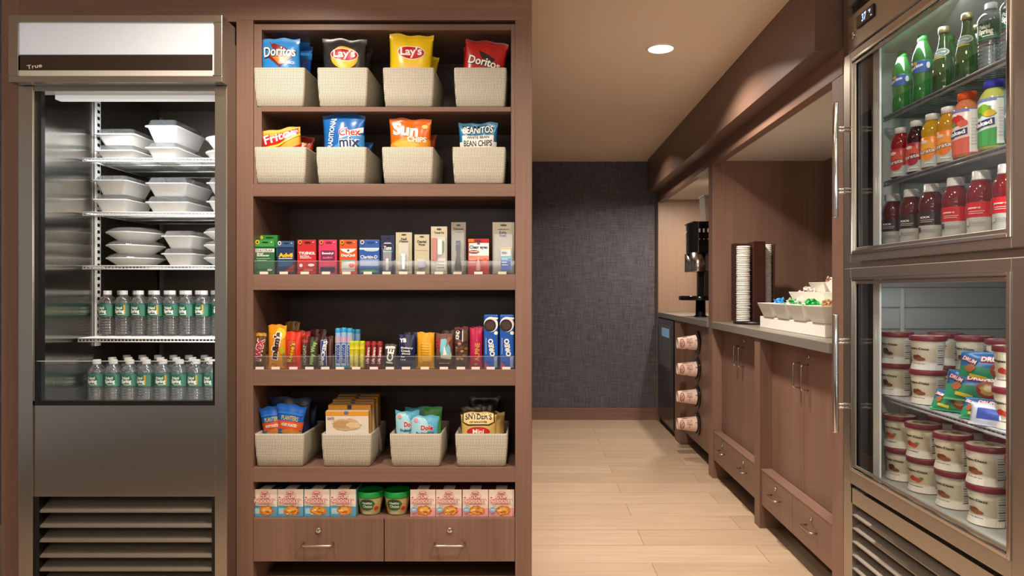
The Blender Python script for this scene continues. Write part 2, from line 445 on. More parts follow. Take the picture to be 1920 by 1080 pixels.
def pouch(name, label, cat, w, h, t, m, items, loc, rz=0.0, rx=0.0, ry=0.0, group=None, crimp=0.055, crm=None, seed=1, topw=1.0, N=22, waist=0.06, pname='printed_label'):
    """a filled film bag: pillow body with flat crimped seams, origin at the middle of its bottom seam, front towards -y"""
    def S(u, v):
        vv = (v - crimp) / (1 - 2 * crimp)
        if 0 < vv < 1:
            g = math.sin(PI * vv) ** 0.55
            T = t / 2 * max(0, 1 - abs(u) ** 2.6) ** 0.75 * g
            T += t * 0.07 * math.sin(u * 8 + seed) * math.exp(-((1 - vv) * 7)) * (1 - u * u) + t * 0.06 * math.sin(u * 10 + 2 * seed) * math.exp(-(vv * 7)) * (1 - u * u)
            T += t * 0.03 * math.sin(vv * 9 + u * 4 + seed) * (1 - u * u) * g
        else: T = 0.0006
        hw = w / 2 * (1 - waist * math.sin(PI * min(1, max(0, v)))) * (1 + (topw - 1) * v)
        z = v * h + 0.012 * h * math.sin(u * 3 + seed) * v + 0.01 * h * math.sin(u * 7 + seed * 3) * max(0, v - .8) * 5
        return hw * u, T, z
    mb = MB(); vs = []; fs = []; n = N + 1
    for side in (-1, 1):
        for j in range(n):
            for i in range(n):
                x, T, z = S(-1 + 2 * i / N, j / N); vs.append((x, side * T * (1 if side < 0 else 0.8), z))
    mats = []
    ci = MB(); body = []; crf = []
    for side in (0, 1):
        b = side * n * n
        for j in range(N):
            for i in range(N):
                q = (b + j * n + i, b + j * n + i + 1, b + (j + 1) * n + i + 1, b + (j + 1) * n + i)
                (crf if (crm and (j + 0.5) / N > 1 - crimp * 1.2) else body).append(q)
    mb.add(vs, body, m, True)
    if crm: # crimped band in another tone
        mb.f += crf; k = mb.mi(crm); mb.m += [k] * len(crf); mb.sm += [True] * len(crf)
    # weld the rims
    o = mb.build(name, recalc=False)
    bm = bmesh.new(); bm.from_mesh(o.data); bmesh.ops.remove_doubles(bm, verts=bm.verts, dist=0.0003); bmesh.ops.recalc_face_normals(bm, faces=bm.faces); bm.to_mesh(o.data); bm.free()
    o.location = loc; o.rotation_euler = (rx, ry, rz)
    tag(o, label, cat, group)
    if items:
        def mp(x, z, e):
            u = max(-1, min(1, x / (w / 2))); v = max(0, min(1, z / h)); X, T, Z = S(u, v); return (X, -T - e - 0.0003, Z)
        prints(o, items, w, h, mp, w / N, h / N, name=pname)
    return index_kids(o)

def carton(name, label, cat, w, h, d, mf, items, loc, rz=0.0, rx=0.0, group=None, side=None, top=None, bevel=0.0008, pname='printed_label', extra=None):
    mb = MB(); mb.box(-w / 2, w / 2, 0, d, 0, h, mf)
    if side: mb.m[5] = mb.m[4] = mb.mi(side)
    if top: mb.m[1] = mb.mi(top)
    o = mb.build(name, bevel=bevel, recalc=False); o.location = loc; o.rotation_euler = (rx, 0, rz)
    tag(o, label, cat, group)
    if items: prints(o, items, w, h, flat_map(0), name=pname)
    if extra: extra(o)
    return index_kids(o)

def interp(prof, z):
    for (r0, z0), (r1, z1) in zip(prof, prof[1:]):
        if z0 <= z <= z1 and z1 > z0: return r0 + (r1 - r0) * (z - z0) / (z1 - z0)
    return prof[-1][0]
def cyl_map(prof, off=0.0):
    def f(x, z, e):
        R = interp(prof, z) + off; a = x / max(R, 1e-4); R += e; return (R * math.sin(a), -R * math.cos(a), z)
    return f

# ================================================================== THE SETTING
def sbox(name, x0, x1, y0, y1, z0, z1, m, bevel=0.0, label=None):
    o = MB().box(x0, x1, y0, y1, z0, z1, m).build(name, bevel=bevel); return struct(o, label)
YB = 6.13
Y0 = 2.335           # front plane of the snack shelving wall
XR = 1.0925          # front plane of the coffee bar joinery
sbox('floor', -3.6, 3.2, -2.2, YB + 0.1, -0.05, 0.0, FLOORM)
sbox('floor_lobby', -3.6, 3.2, -2.2, 0.95, 0.0, 0.006, mat('#463d38', 0.9, name='dark_carpet'))
sbox('ceiling', -3.6, 3.2, -2.2, YB + 0.1, CEIL, CEIL + 0.05, CEILM)
sbox('wall_back', -0.25, 3.2, YB, YB + 0.1, 0.0, CEIL, PAPERDK)
sbox('wall_left', -0.12, -0.018, 3.12, YB, 0.0, CEIL, PAPERDK)
sbox('wall_corner', -3.6, -1.79, 2.70, 2.80, 0.0, CEIL, PAPERDK)
sbox('baseboard_back', -0.018, XR, YB - 0.014, YB, 0.0, 0.104, WH, 0.002)
sbox('baseboard_left', -0.018, -0.006, 3.12, YB - 0.014, 0.0, 0.104, WY, 0.002)
sbox('baseboard_corner', -3.6, -1.79, 2.685, 2.70, 0.0, 0.24, mat('#8f8072', 0.5), 0.002)
sbox('wall_right', 1.80, 1.90, -2.2, YB, 0.0, CEIL, WY)

# joinery wall holding the fridge and the shelves
sbox('trim_1', -1.79, -1.728, Y0, 3.12, 0.0, CEIL, WV, 0.001)
sbox('trim_2', -1.728, -0.9985, Y0, 3.12, 2.052, CEIL, WH, 0.001)
sbox('trim_3', -0.9985, -0.0042, Y0, 3.12, 2.058, CEIL, WH, 0.001)
sbox('trim_4', -1.79, -0.0042, 3.10, 3.12, 0.0, 2.07, WD)

# ceiling bulkhead over the coffee bar, header under it, niche ceiling
sbox('trim_5', 1.003, 1.80, 2.466, YB - 0.09, 2.0, CEIL, wood('bulkhead_wood', 'y', '#7b6154', '#654d43'), 0.001)
sbox('trim_6', XR, 1.14, 2.444, YB, 1.911, 2.0, WY, 0.001)
sbox('trim_7', 1.14, 1.80, 2.536, YB, 1.934, 2.0, NICHEC)

# full-height partitions of the coffee bar
sbox('trim_8', XR + .002, 1.79, 4.225, 4.317, 0.0, 1.934, WV, 0.001)         # between the two niches
sbox('trim_9', XR + .002, 1.79, 2.444, 2.536, 0.0, 1.934, WV, 0.001)         # beside the tall fridge
sbox('trim_10', XR + .002, 1.79, 6.05, YB, 0.0, 1.934, wood('lit_far_panel_wood', 'z', '#b0947e', '#9c826f'), 0.001)  # wood colour lightened to carry the bright light on this face
sbox('trim_11', 1.775, 1.80, 2.536, 6.05, 0.9, 1.934, WV)            # niche back
# half-height uprights under the counter
sbox('trim_12', XR, 1.70, 3.339, 3.417, 0.0, 0.915, WV, 0.001)
sbox('trim_13', XR, 1.70, 5.146, 5.34, 0.0, 0.915, WV, 0.001)
sbox('trim_14', 1.34, 1.36, 2.536, 5.146, 0.0, 0.115, mat('#1c1614', 0.7))      # recessed dark kickboard

# counters
CT = mat('#7d7871', 0.38, bump=0.05, noise=0.05, bscale=260)
ZC = 0.955
def counter(y0, y1, lab):
    o = MB().box(1.085, 1.775, y0, y1, ZC - 0.04, ZC, CT).build('countertop', bevel=0.002)
    o.data.transform(Matrix.Translation((0, 0, 0)))
    return tag(o, lab, 'countertop', 'grey stone countertops')
counter(2.54, 4.22, 'grey stone countertop under the candy display and the lid holder')
counter(4.322, 6.045, 'grey stone countertop in the far niche under the coffee brewer')

# ================================================================== downlight in view and the ones behind
for n_, (lx, ly) in enumerate([(0.60, 3.25), (0.60, 5.2), (0.60, 1.15)]):
    t = thing('ceiling_light', ['round recessed ceiling light glowing over the corridor floor', 'round recessed ceiling light further down the corridor near the dark wall', 'round recessed ceiling light nearest the entrance'][n_], 'ceiling light', (lx, ly, CEIL))
    if n_:  # outside the frame: left out
        bpy.data.objects.remove(t); continue
    MB().lathe([(0.058, -0.003), (0.0, -0.0031)], mat('#fff3df', 0.5, emis=9.0, name='lamp_diffuser'), n=40, caps=False).build('diffuser', t)
    MB().lathe([(0.058, -0.0005), (0.058, -0.006), (0.067, -0.006), (0.070, -0.0005)], mat('#efe4d4', 0.5), n=40, caps=False).build('trim_ring', t)

# ================================================================== handles
def wire_pull(parent, p0, p1, out, r=0.0036, name='handle', m=None):
    """bent wire pull from p0 to p1 standing off by vector out"""
    p0 = Vector(p0); p1 = Vector(p1); out = Vector(out); d = (p1 - p0).normalized() * 0.010
    q0 = p0 + out; q1 = p1 + out
    pts = [p0, p0 + out * 0.7, p0 + out * 0.93 + d * 0.3, q0 + d, (q0 + q1) / 2, q1 - d, p1 + out * 0.93 - d * 0.3, p1 + out * 0.7, p1]
    return MB().tube(pts, r, m or NICKEL, 10).build(name, parent, world=True)
def cam_lock(parent, c, n, r=0.010):
    mb = MB(); ax_ = 'x' if abs(n[0]) > .5 else 'y'; s = n[0] if ax_ == 'x' else n[1]
    prof = [(r, 0.0), (r, 0.004 * s), (r * 0.7, 0.006 * s), (0.0, 0.006 * s)]
    mb.lathe(prof, CHROME, c, n=20, axis=ax_)
    if ax_ == 'x': mb.box(c[0] + 0.0062 * s, c[0] + 0.0066 * s, c[1] - 0.001, c[1] + 0.001, c[2] - 0.004, c[2] + 0.004, BLACK)
    else: mb.box(c[0] - 0.001, c[0] + 0.001, c[1] + 0.0062 * s, c[1] + 0.0066 * s, c[2] - 0.004, c[2] + 0.004, BLACK)
    return mb.build('lock', parent, world=True)

# ================================================================== snack shelving unit
SL, SR = -0.942, -0.0593
t = thing('shelving_unit', 'tall taupe wood shelving unit holding snacks between fridge and corridor', 'shelving', ((SL + SR) / 2, Y0, 0))
for x0, x1 in ((-0.9985, SL), (SR, -0.0042)):
    MB().box(x0, x1, Y0, 3.10, 0.0, 2.058, WV).build('side_panel', t, 0.001, world=True)
MB().box(SL, SR, 2.69, 2.71, 0.0, 2.058, WD).build('back_panel', t, world=True)
SH = [(1.506, .042), (1.2015, .053), (0.8805, .054), (0.5505, .049)]
for zt, th in SH:
    MB().box(SL, SR, Y0, 2.69, zt - th, zt, WH).build('shelf', t, 0.0012, world=True)
mb = MB()
IX0, IX1 = -0.9155, -0.0735
mb.box(SL, IX0, Y0 + 0.006, 2.685, 1.507, 2.0465, WV).box(IX1, SR, Y0 + 0.006, 2.685, 1.507, 2.0465, WV).box(IX0, IX1, Y0 + 0.006, 2.685, 2.0265, 2.0465, WH)
mb.build('insert_frame', t, 0.001, world=True)
MB().box(IX0, IX1, Y0 + 0.002, 2.685, 1.750, 1.766, WH).build('shelf', t, 0.001, world=True)
MB().box(SL, SR, Y0 + 0.02, 2.69, 0.236, 0.374, WD).build('drawer_case', t, world=True)
mid = (SL + SR) / 2
for x0, x1 in ((SL + .001, mid - .0015), (mid + .0015, SR - .001)):
    d = MB().box(x0, x1, Y0, Y0 + 0.02, 0.234, 0.3795, WV).build('drawer', t, 0.0012, world=True)
    xc = (x0 + x1) / 2
    wire_pull(d, (xc - .05, Y0, .296), (xc + .05, Y0, .296), (0, -.026, 0))
    cam_lock(d, (xc, Y0, .340), (0, -1))
MB().box(SL, SR, 2.45, 2.69, 0.0, 0.14, WH).build('plinth', t, 0.001, world=True)
MB().box(SL, SR, Y0 + 0.005, 2.69, 0.374, 0.380, WH).build('shelf', t, world=True)

# ================================================================== base cabinets of the coffee bar
def base_cabinet(y0, y1, lab):
    t = thing('base_cabinet', lab, 'cabinet', (1.15, (y0 + y1) / 2, 0), group='base cabinets of the coffee bar')
    ym = (y0 + y1) / 2; XD = 1.15
    MB().box(XD + 0.02, 1.68, y0 + .001, y1 - .001, 0.116, 0.914, WD).build('body', t, world=True)
    MB().box(1.104, XD + 0.02, y0 + .001, y1 - .001, 0.120, 0.278, WD).build('drawer_case', t, world=True)
    for k, (a, b) in enumerate(((y0 + .002, ym - .0015), (ym + .0015, y1 - .002))):
        d = MB().box(XD, XD + 0.02, a, b, 0.290, 0.912, WV).build('door', t, 0.001, world=True)
        yh = ym + (0.045 if k else -0.045)
        wire_pull(d, (XD, yh, .729), (XD, yh, .836), (-.030, 0, 0))
        if not k: cam_lock(d, (XD, yh - 0.008, .872), (-1, 0), 0.008)
        d = MB().box(1.10, 1.104 + 0.018, a, b, 0.116, 0.281, WY).build('drawer', t, 0.0012, world=True)
        yc = (a + b) / 2
        wire_pull(d, (1.10, yc - .051, .205), (1.10, yc + .051, .205), (-.026, 0, 0))
        cam_lock(d, (1.10, yc, .246), (-1, 0), 0.009)
    MB().box(1.0985, XD + .002, y0 + .001, y1 - .001, 0.281, 0.288, WY).build('ledge', t, 0.001, world=True)
base_cabinet(2.536, 3.339, 'taupe wood base cabinet below the candy display, nearest the tall fridge')
base_cabinet(3.417, 4.225, 'taupe wood base cabinet below the lid holder, beside the cup dispensers')

# cup dispenser panel with four dispensers
PX = 1.133
t = MB().box(PX, PX + 0.02, 4.32, 5.143, 0.09, 0.914, WV).build('dispenser_panel', bevel=0.001)
tag(t, 'taupe wood panel under the far counter carrying four cup dispensers', 'panel')
CUPP = mat('#f3d9cb', 0.5, name='printed_cup_paper'); REDP = ink('#b4574d')
for k, z in enumerate((0.788, 0.605, 0.416, 0.229)):
    pos = ['topmost', 'second from the top', 'third from the top', 'lowest'][k]
    d = thing('cup_dispenser', f'black round cup dispenser set in the wood panel, {pos}', 'cup dispenser', (PX, 4.75, z), group='cup dispensers under the far counter')
    MB().lathe([(0.074, 0.0), (0.080, -0.004), (0.078, -0.012), (0.060, -0.014), (0.058, 0.0)], BLACKG, n=36, axis='x', caps=False).build('collar', d)
    MB().lathe([(0.0, 0.0005), (0.066, 0.0005), (0.066, -0.003), (0.0, -0.003)], BLACK, n=30, axis='x', caps=False).build('back_plate', d)
    for s in (-1, 1):
        MB().tube([(-.013, s * .056, .02), (-.03, s * .05, .02)], .0022, NICKEL, 6).build('finger', d)
    # the lowest of the stacked paper cups sticks out, mouth at the collar, base towards the corridor
    c = MB().lathe([(0.050, -0.016), (0.0525, -0.016), (0.0535, -0.019), (0.0515, -0.022), (0.0375, -0.142), (0.0360, -0.144), (0.0350, -0.141), (0.0, -0.139)], CUPP, n=32, axis='x', caps=False).build('paper_cup', loc=(PX, 4.75, z))
    c.rotation_euler[1] = math.radians(-2 if k < 1 else 1)
    tag(c, f'pink printed paper cup lying level in the {pos} dispenser' if k in (0, 3) else f'pink printed paper cup in the dispenser {pos}', 'paper cup', 'paper cups in the dispensers')
    def cupmap(x, z_, e):   # x round the cup, z_ along it
        L = z_; R = 0.0515 + (0.0375 - 0.0515) * (L / 0.12) + e + 0.0004; a = x / 0.045
        return (-0.022 - L, -R * math.cos(a), R * math.sin(a))
    prints(c, [('e', 0, 0.0, .80, .5, .26, REDP), ('e', 0, 0.0, .80, .38, .18, CUPP), ('t', 'CAFE', 0.0, .80, .18, .30, REDP, 90),
               ('t', 'coffee', 0.05, .38, .30, .35, REDP, 90, .0), ('r', 0, .35, .6, .03, .3, REDP), ('b', 1, .5, .3, .2, .16, REDP), ('b', 2, -.4, .5, .2, .16, REDP), ('e', 0, -.5, .8, .2, .1, REDP)],
           .15, .12, cupmap, .008, .03, name='cup_print')

# undercounter appliance at the far end
t = thing('undercounter_refrigerator', 'black undercounter appliance with silver upper panel beside dark wall', 'refrigerator', (XR, 5.70, 0))
MB().box(XR + .02, 1.65, 5.345, 6.045, 0.02, 0.912, BLACK).build('body', t, world=True)
MB().box(XR - .005, XR + .02, 5.36, 6.03, 0.06, 0.905, BLACKG).build('door', t, .003, world=True)
MB().box(XR - .012, XR - .005, 5.47, 5.95, 0.52, 0.86, mat('#8b8b8d', .3, .7)).build('front_panel', t, .002, world=True)
d = MB().box(XR - .014, XR - .012, 5.50, 5.80, 0.765, 0.835, mat('#7fa8cf', .3, emis=.25)).build('display', t, world=True)
tag(d, 'pale blue display')

LOUV = mat('#9b9288', .42, .55, name='satin_louvre')
# ================================================================== left upright display fridge
FXL, FXR, FY = -1.681, -0.9990, 2.267
t = thing('display_refrigerator', 'stainless open front display refrigerator full of white containers and water bottles', 'refrigerator', ((FXL + FXR) / 2, FY, 0))
FR = t
mb = MB()
mb.box(FXL, FXL + .012, FY, 3.08, 0.03, 1.97, STEEL_V).box(FXR - .012, FXR, FY, 3.08, 0.03, 1.97, STEEL_V)
mb.box(FXL + .012, FXR - .012, 3.05, 3.08, 0.03, 1.97, STEEL_V).box(FXL + .012, FXR - .012, FY + .06, 3.05, 1.95, 1.97, STEEL_H)
mb.build('cabinet_shell', t, world=True)
for x0, x1 in ((FXL + .0005, -1.634), (-1.039, FXR - .0005)):
    MB().box(x0, x1, FY - .002, FY + .035, 0.03, 1.815, STEEL_V).build('door_stile', t, .0012, world=True)
MB().box(-1.634, -1.039, FY + .004, FY + .05, 1.800, 1.95, STEEL_H).build('top_rail', t, world=True)
for x0, x1 in ((-1.634, -1.616), (-1.0445, -1.039)): MB().box(x0, x1, FY + .012, FY + .03, .772, 1.800, BLACK).build('gasket', t, world=True)
MB().box(-1.6355, -1.631, FY + .002, FY + .012, .772, 1.800, CHROME).build('chrome_strip', t, world=True)
MB().box(-1.634, -1.039, FY + .004, FY + .03, .4717, .7716, STEEL_H).build('front_panel', t, .0015, world=True)
mb = MB(); mb.box(-1.634, -1.039, FY + .002, FY + .03, .7716, .7855, BLACK).box(-1.630, -1.618, FY + .002, FY + .012, .7855, .915, BLACK).box(-1.048, -1.039, FY + .002, FY + .012, .7855, .915, BLACK)
mb.build('glass_trim', t, world=True)
g = MB().box(-1.626, -1.041, FY + .005, FY + .009, .784, .9146, GLASS); g.box(-1.626, -1.041, FY + .0045, FY + .0095, .9146, .9165, mat('#cfd6d6', .15)); g.build('glass_pane', t, world=True)  # pale top strip stands in for the highlight along the glass edge
# louvred grille
mb = MB(); mb.box(-1.63, -1.043, FY + .075, FY + .08, .03, .4717, BLACK)
for x0, x1 in ((-1.634, -1.618), (-1.052, -1.039)): mb.box(x0, x1, FY + .005, FY + .08, .03, .4717, BLACK)
for z in (.4182, .3687, .3208, .2702, .2257, .1775, .129, .08):
    mb.prism([(FY + .008, z), (FY + .008, z + .005), (FY + .070, z + .036), (FY + .070, z + .033), (FY + .012, z + .001)], 'x', -1.618, -1.052, LOUV)
mb.build('grille', t, world=True)
# interior
mb = MB(); mb.box(-1.6365, -1.635, FY + .03, 2.58, .72, 1.93, STEEL_MIR); mb.build('side_liner', t, world=True)
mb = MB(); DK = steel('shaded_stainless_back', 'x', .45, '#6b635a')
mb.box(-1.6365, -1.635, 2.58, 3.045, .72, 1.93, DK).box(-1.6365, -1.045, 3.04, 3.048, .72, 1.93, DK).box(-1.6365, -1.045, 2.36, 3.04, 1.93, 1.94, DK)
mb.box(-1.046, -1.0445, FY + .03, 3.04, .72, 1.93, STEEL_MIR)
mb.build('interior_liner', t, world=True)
MB().box(-1.635, -1.0455, FY + .03, 3.04, .705, .726, LINER).build('deck', t, world=True)
mb = MB()
for x, y in ((-1.634, 2.585), (-1.053, 2.585)): mb.box(x, x + .007, y, y + .026, .94, 1.86, WIREW)
for x in (-1.630, -1.34, -1.07): mb.box(x, x + .016, 3.026, 3.040, .73, 1.90, mat('#7d7a76', .4, .4))
for k in range(36):
    z = 0.96 + k * .025
    mb.box(-1.6272, -1.6264, 2.591, 2.605, z, z + .012, BLACK)
mb.build('pilaster', t, world=True)
l = MB().box(-1.595, -1.0455, 2.315, 2.345, 1.7855, 1.7995, mat('#ffffff', .5, emis=.3, name='cool_light_cover')).build('light_strip', t, world=True)
area('fridge_strip_lamp', (-1.33, 2.40, 1.78), 0.5, 3.6, (0.93, 0.96, 1.0), rot=(math.radians(28), 0, 0), sy=0.04, shape='RECTANGLE')
# a vertical light behind each stile, as such cabinets have
area('fridge_side_lamp', (-1.055, 2.325, 1.25), 0.03, 1.3, (0.95, 0.97, 1.0), rot=(math.radians(90), 0, math.radians(28)), sy=0.85, shape='RECTANGLE')
# wire shelves
def wire_shelf(parent, x0, x1, y0, y1, z, m, step, r, name='shelf', along='y'):
    mb = MB()
    if along == 'y':
        n = int((x1 - x0) / step)
        for k in range(n + 1):
            x = x0 + (x1 - x0) * k / n
            mb.tube([(x, y1, z - r), (x, y0 + .002, z - r), (x, y0, z - .004), (x, y0, z - .014)], r, m, 5)
        for y, zz in ((y0 - .002, z - .014), (y0 - .002, z - .003), (y0 + .12, z - .006), (y0 + .26, z - .006), (y1, z - .004)):
            mb.tube([(x0, y, zz), (x1, y, zz)], r * 1.7, m, 6)
        for x in (x0, x1): mb.tube([(x, y0, z - .004), (x, y1, z - .004)], r * 1.9, m, 6)
    else:
        n = int((y1 - y0) / step)
        for k in range(n + 1):
            y = y0 + (y1 - y0) * k / n
            mb.tube([(x1, y, z - r), (x0 + .002, y, z - r), (x0, y, z - .004), (x0, y, z - .013)], r, m, 5)
        for x, zz in ((x0 - .002, z - .014), (x0 - .002, z - .003), (x0 + .15, z - .007), (x0 + .32, z - .007), (x1, z - .004)):
            mb.tube([(x, y0, zz), (x, y1, zz)], r * 1.7, m, 6)
    return mb.build(name, parent, world=True, recalc=False)
FSH = [1.625, 1.431, 1.238, 0.978]
for k, z in enumerate(FSH):
    wire_shelf(t, -1.622, -1.052, 2.50 if k < 3 else 2.475, 2.92, z, WIREW, .0125, .0016)
# header with lit sign
mb = MB(); Hy = 2.225; hx0, hx1 = -1.6835, -0.9975
mb.box(hx0, hx1, Hy, FY + .003, 2.008, 2.031, STEEL_H).box(hx0, hx1, Hy, FY + .003, 1.816, 1.836, STEEL_H)
mb.box(hx0, -1.652, Hy, FY + .003, 1.836, 2.008, STEEL_V).box(-1.0235, hx1, Hy, FY + .003, 1.836, 2.008, STEEL_V)
mb.box(hx0 + .003, hx1 - .003, FY + .003, 2.75, 1.95, 2.031, STEEL_H)
mb.build('sign_frame', t, .0012, world=True)
sg = MB().box(-1.652, -1.0285, Hy + .006, Hy + .02, 1.907, 2.008, mat('#bfc3c8', .4, emis=.45, name='lit_sign_panel')).build('sign_panel', t, world=True)
def bandm():
    m, t_, b = new_mat('dark_glossy_band'); b.inputs['Base Color'].default_value = lin('#2a221d'); b.inputs['Roughness'].default_value = .3; b.inputs['Metallic'].default_value = .9; b.inputs['Base Color'].default_value = lin('#5a5048')
    return m
bd = MB().box(-1.648, -1.0285, Hy + .003, Hy + .02, 1.855, 1.904, bandm()).build('logo_band', t, world=True)
lo = prints(bd, [('t', 'True', -.425, .26, .078, .26, ink('#efeae2'), 8, .01)], .6195, .049, lambda x, z, e: (-1.338 + x - t.location.x, Hy + .003 - FY - e, 1.855 + z), name='logo')
rim = MB().box(-1.652, -1.0285, Hy + .004, Hy + .02, 1.836, 1.855, mat('#c9c4bd', .35)).box(-1.0285, -1.0235, Hy + .002, Hy + .02, 1.84, 2.0, mat('#dfe6ee', .2)).build('sign_rim', t, world=True)

# ================================================================== right tall fridge
DX = 1.04; BX = 1.09
t = thing('glass_door_refrigerator', 'stainless two door refrigerator and freezer with glass doors, drinks and ice cream', 'refrigerator', (BX, 1.90, 0))
RF = t
YF, YN = 2.43, 1.36
mb = MB()
mb.box(BX + .004, 1.78, YF - .05, YF, 0.03, CEIL - .02, STEEL_W).box(BX + .004, 1.78, YN, YN + .05, .03, CEIL - .02, STEEL_W).box(1.74, 1.78, YN + .05, YF - .05, .03, CEIL - .02, STEEL_W)
mb.build('cabinet_shell', t, world=True)
mb = MB()
mb.box(BX, BX + .006, 2.378, YF, 0.03, CEIL - .02, STEEL_W)                   # far stile, full height
mb.box(BX, BX + .006, YN, 1.50, 0.03, CEIL - .02, STEEL_W)
mb.box(BX, BX + .006, 1.50, 2.378, 1.19, 1.27, STEEL_Y).box(BX, BX + .006, 1.50, 2.378, 1.93, 1.956, BLACK).box(BX, BX + .006, 1.50, 2.378, .50, .545, BLACK)
mb.build('front_frame', t, world=True)
mb = MB()
for z0, z1 in ((1.27, 1.93), (.545, 1.19)):
    mb.box(BX - .001, BX + .004, 2.2175, 2.378, z0, z1, BLACK)
    mb.box(BX - .001, BX + .004, 1.50, 2.378, z0 - .005, z0 + .012, LINER)
mb.build('gasket', t, world=True)
MB().box(BX - .0015, BX + .0045, 2.177, 2.2175, .545, 1.19, LINER).box(BX - .0015, BX + .0045, 2.177, 2.2175, 1.27, 1.93, LINER).build('jamb', t, world=True)
hp = MB().box(BX - .012, BX + .02, YN, 2.374, 1.958, 2.078, STEEL_Y).build('control_panel', t, .004, world=True)
MB().box(BX + .01, BX + .03, YN, 2.374, 2.078, 2.118, BLACK).build('vent_gap', t, world=True)
MB().box(BX - .012, BX + .02, YN, 2.374, 2.118, CEIL - .02, STEEL_Y).build('upper_panel', t, .004, world=True)
ds = MB().box(BX - .018, BX - .012, 2.185, 2.300, 2.013, 2.053, BLACKG).build('display', hp, .002, world=True)
DIG = mat('#9db8ff', .5, emis=2.2, name='blue_digits')
prints(ds, [('t', '37', -.02, .55, .26, .62, DIG, 0, .02), ('t', '°F', .30, .62, .12, .3, DIG), ('r', 0, .4, .2, .06, .07, DIG)], .115, .040, lambda x, z, e: (-.018 - e, 2.2425 - 1.90 - x, 2.013 + z), name='digits')
cam_lock(hp, (BX - .012, 2.332, 2.005), (-1, 0), .013)
# lower grille
mb = MB(); mb.box(BX, BX + .02, YN, 2.374, .4215, .474, STEEL_Y).box(BX + .06, BX + .07, YN, 2.378, .03, .4215, BLACK).box(BX, BX + .06, 2.366, 2.378, .03, .474, STEEL_W)
for z in (.380, .335, .289, .243, .198, .152, .106, .06):
    mb.prism([(BX, z), (BX, z + .004), (BX + .055, z + .032), (BX + .055, z + .029), (BX + .003, z + .001)], 'y', YN, 2.366, LOUV)
mb.build('grille', t, world=True)
mb = MB().box(BX + .01, BX + .03, YN, 2.374, .474, .503, BLACK); mb.build('lower_gap', t, world=True)
# doors
def door(z0, z1, gz0, gz1, hz0, hz1, lab):
    ya, yb = 1.45, 2.315; ga, gb = 1.507, 2.270
    mb = MB()
    mb.box(DX, BX - .006, gb, yb, z0, z1, STEEL_W).box(DX, BX - .006, ya, ga, z0, z1, STEEL_W)
    mb.box(DX, BX - .006, ga, gb, z0, gz0, STEEL_Y).box(DX, BX - .006, ga, gb, gz1, z1, STEEL_Y)
    d = mb.build('door', t, .002, world=True)
    m2 = MB(); w = .012
    for o_, q in ((0.0, CHROME), (.012, STEEL_W)):
        m2.box(DX - .003 + o_ * .6, DX + .01, gb - o_ - w, gb - o_, gz0 + o_, gz1 - o_, q).box(DX - .003 + o_ * .6, DX + .01, ga + o_, ga + o_ + w, gz0 + o_, gz1 - o_, q)
        m2.box(DX - .003 + o_ * .6, DX + .01, ga + o_ + w, gb - o_ - w, gz0 + o_, gz0 + o_ + w * .8, q).box(DX - .003 + o_ * .6, DX + .01, ga + o_ + w, gb - o_ - w, gz1 - o_ - w * .8, gz1 - o_, q)
    m2.build('glazing_bead', d, .0015, world=True)
    MB().box(DX + .012, DX + .016, ga, gb, gz0, gz1, GLASS_DK).build('glass_pane', d, world=True)
    MB().box(DX + .017, BX - .008, gb - .032, gb - .001, gz0, gz1, BLACK).box(DX + .017, BX - .008, ga + .001, ga + .02, gz0, gz1, BLACK).build('inner_frame', d, world=True)
    hb = MB(); hb.lathe([(0, hz0), (.0085, hz0), (.0095, hz0 + .003), (.0095, hz1 - .003), (.0085, hz1), (0, hz1)], CHROME, (DX - .052, 2.262, 0), n=20, caps=False)
    for zz in (hz1 - .087, hz0 + .087):
        for dz in (-.0055, .0055):
            hb.lathe([(.0042, DX - .052), (.0042, DX)], CHROME, (0, 2.262, zz + dz), n=10, axis='x')
    hb.build('handle', d, world=True)
door(1.2405, 1.925, 1.264, 1.902, 1.385, 1.761, '')
door(.517, 1.22, .560, 1.190, .684, 1.069, '')
# interior liners and shelves
def liner(z0, z1, ribs=False):
    mb = MB(); LINER = mat('#a3a6a3', .4) if ribs else mat('#cfd8d4', .4)
    mb.box(BX + .006, 1.72, 2.270, 2.280, z0, z1, LINER).box(BX + .006, 1.72, 1.415, 1.425, z0, z1, LINER).box(1.70, 1.72, 1.425, 2.27, z0, z1, LINER)
    mb.box(BX + .006, 1.72, 1.415, 2.28, z1, z1 + .01, LINER).box(BX + .006, 1.72, 1.415, 2.28, z0 - .01, z0, LINER)
    if ribs:
        for z in (.95, 1.02, 1.09, 1.155): mb.box(1.694, 1.70, 1.425, 2.27, z, z + .004, mat('#6f726f', .5)); mb.box(1.10, 1.70, 2.267, 2.27, z, z + .0035, mat('#6f726f', .5))
    for y in (2.262,):
        for x in (1.20, 1.60): mb.box(x, x + .012, y, y + .008, z0 + .02, z1 - .02, mat('#b4b8b6', .4))
    return mb
liner(1.288, 1.925).build('upper_liner', t, world=True)
liner(.545, 1.175, True).build('lower_liner', t, world=True)
RSH = (1.704, 1.496)
for z in RSH: wire_shelf(t, 1.130, 1.66, 1.45, 2.225, z, WIREG, .017, .0022, along='x')
wire_shelf(t, 1.130, 1.66, 1.45, 2.225, .811, mat('#b9bbc0', .35), .017, .0022, along='x')
MB().box(BX + .008, BX + .02, 1.432, 1.452, 1.30, 1.92, mat('#ffffff', .5, emis=1.0, name='cool_tube')).box(BX + .008, BX + .02, 1.432, 1.452, .56, 1.16, mat('#ffffff', .5, emis=1.0, name='cool_tube')).build('light_tube', t, world=True)
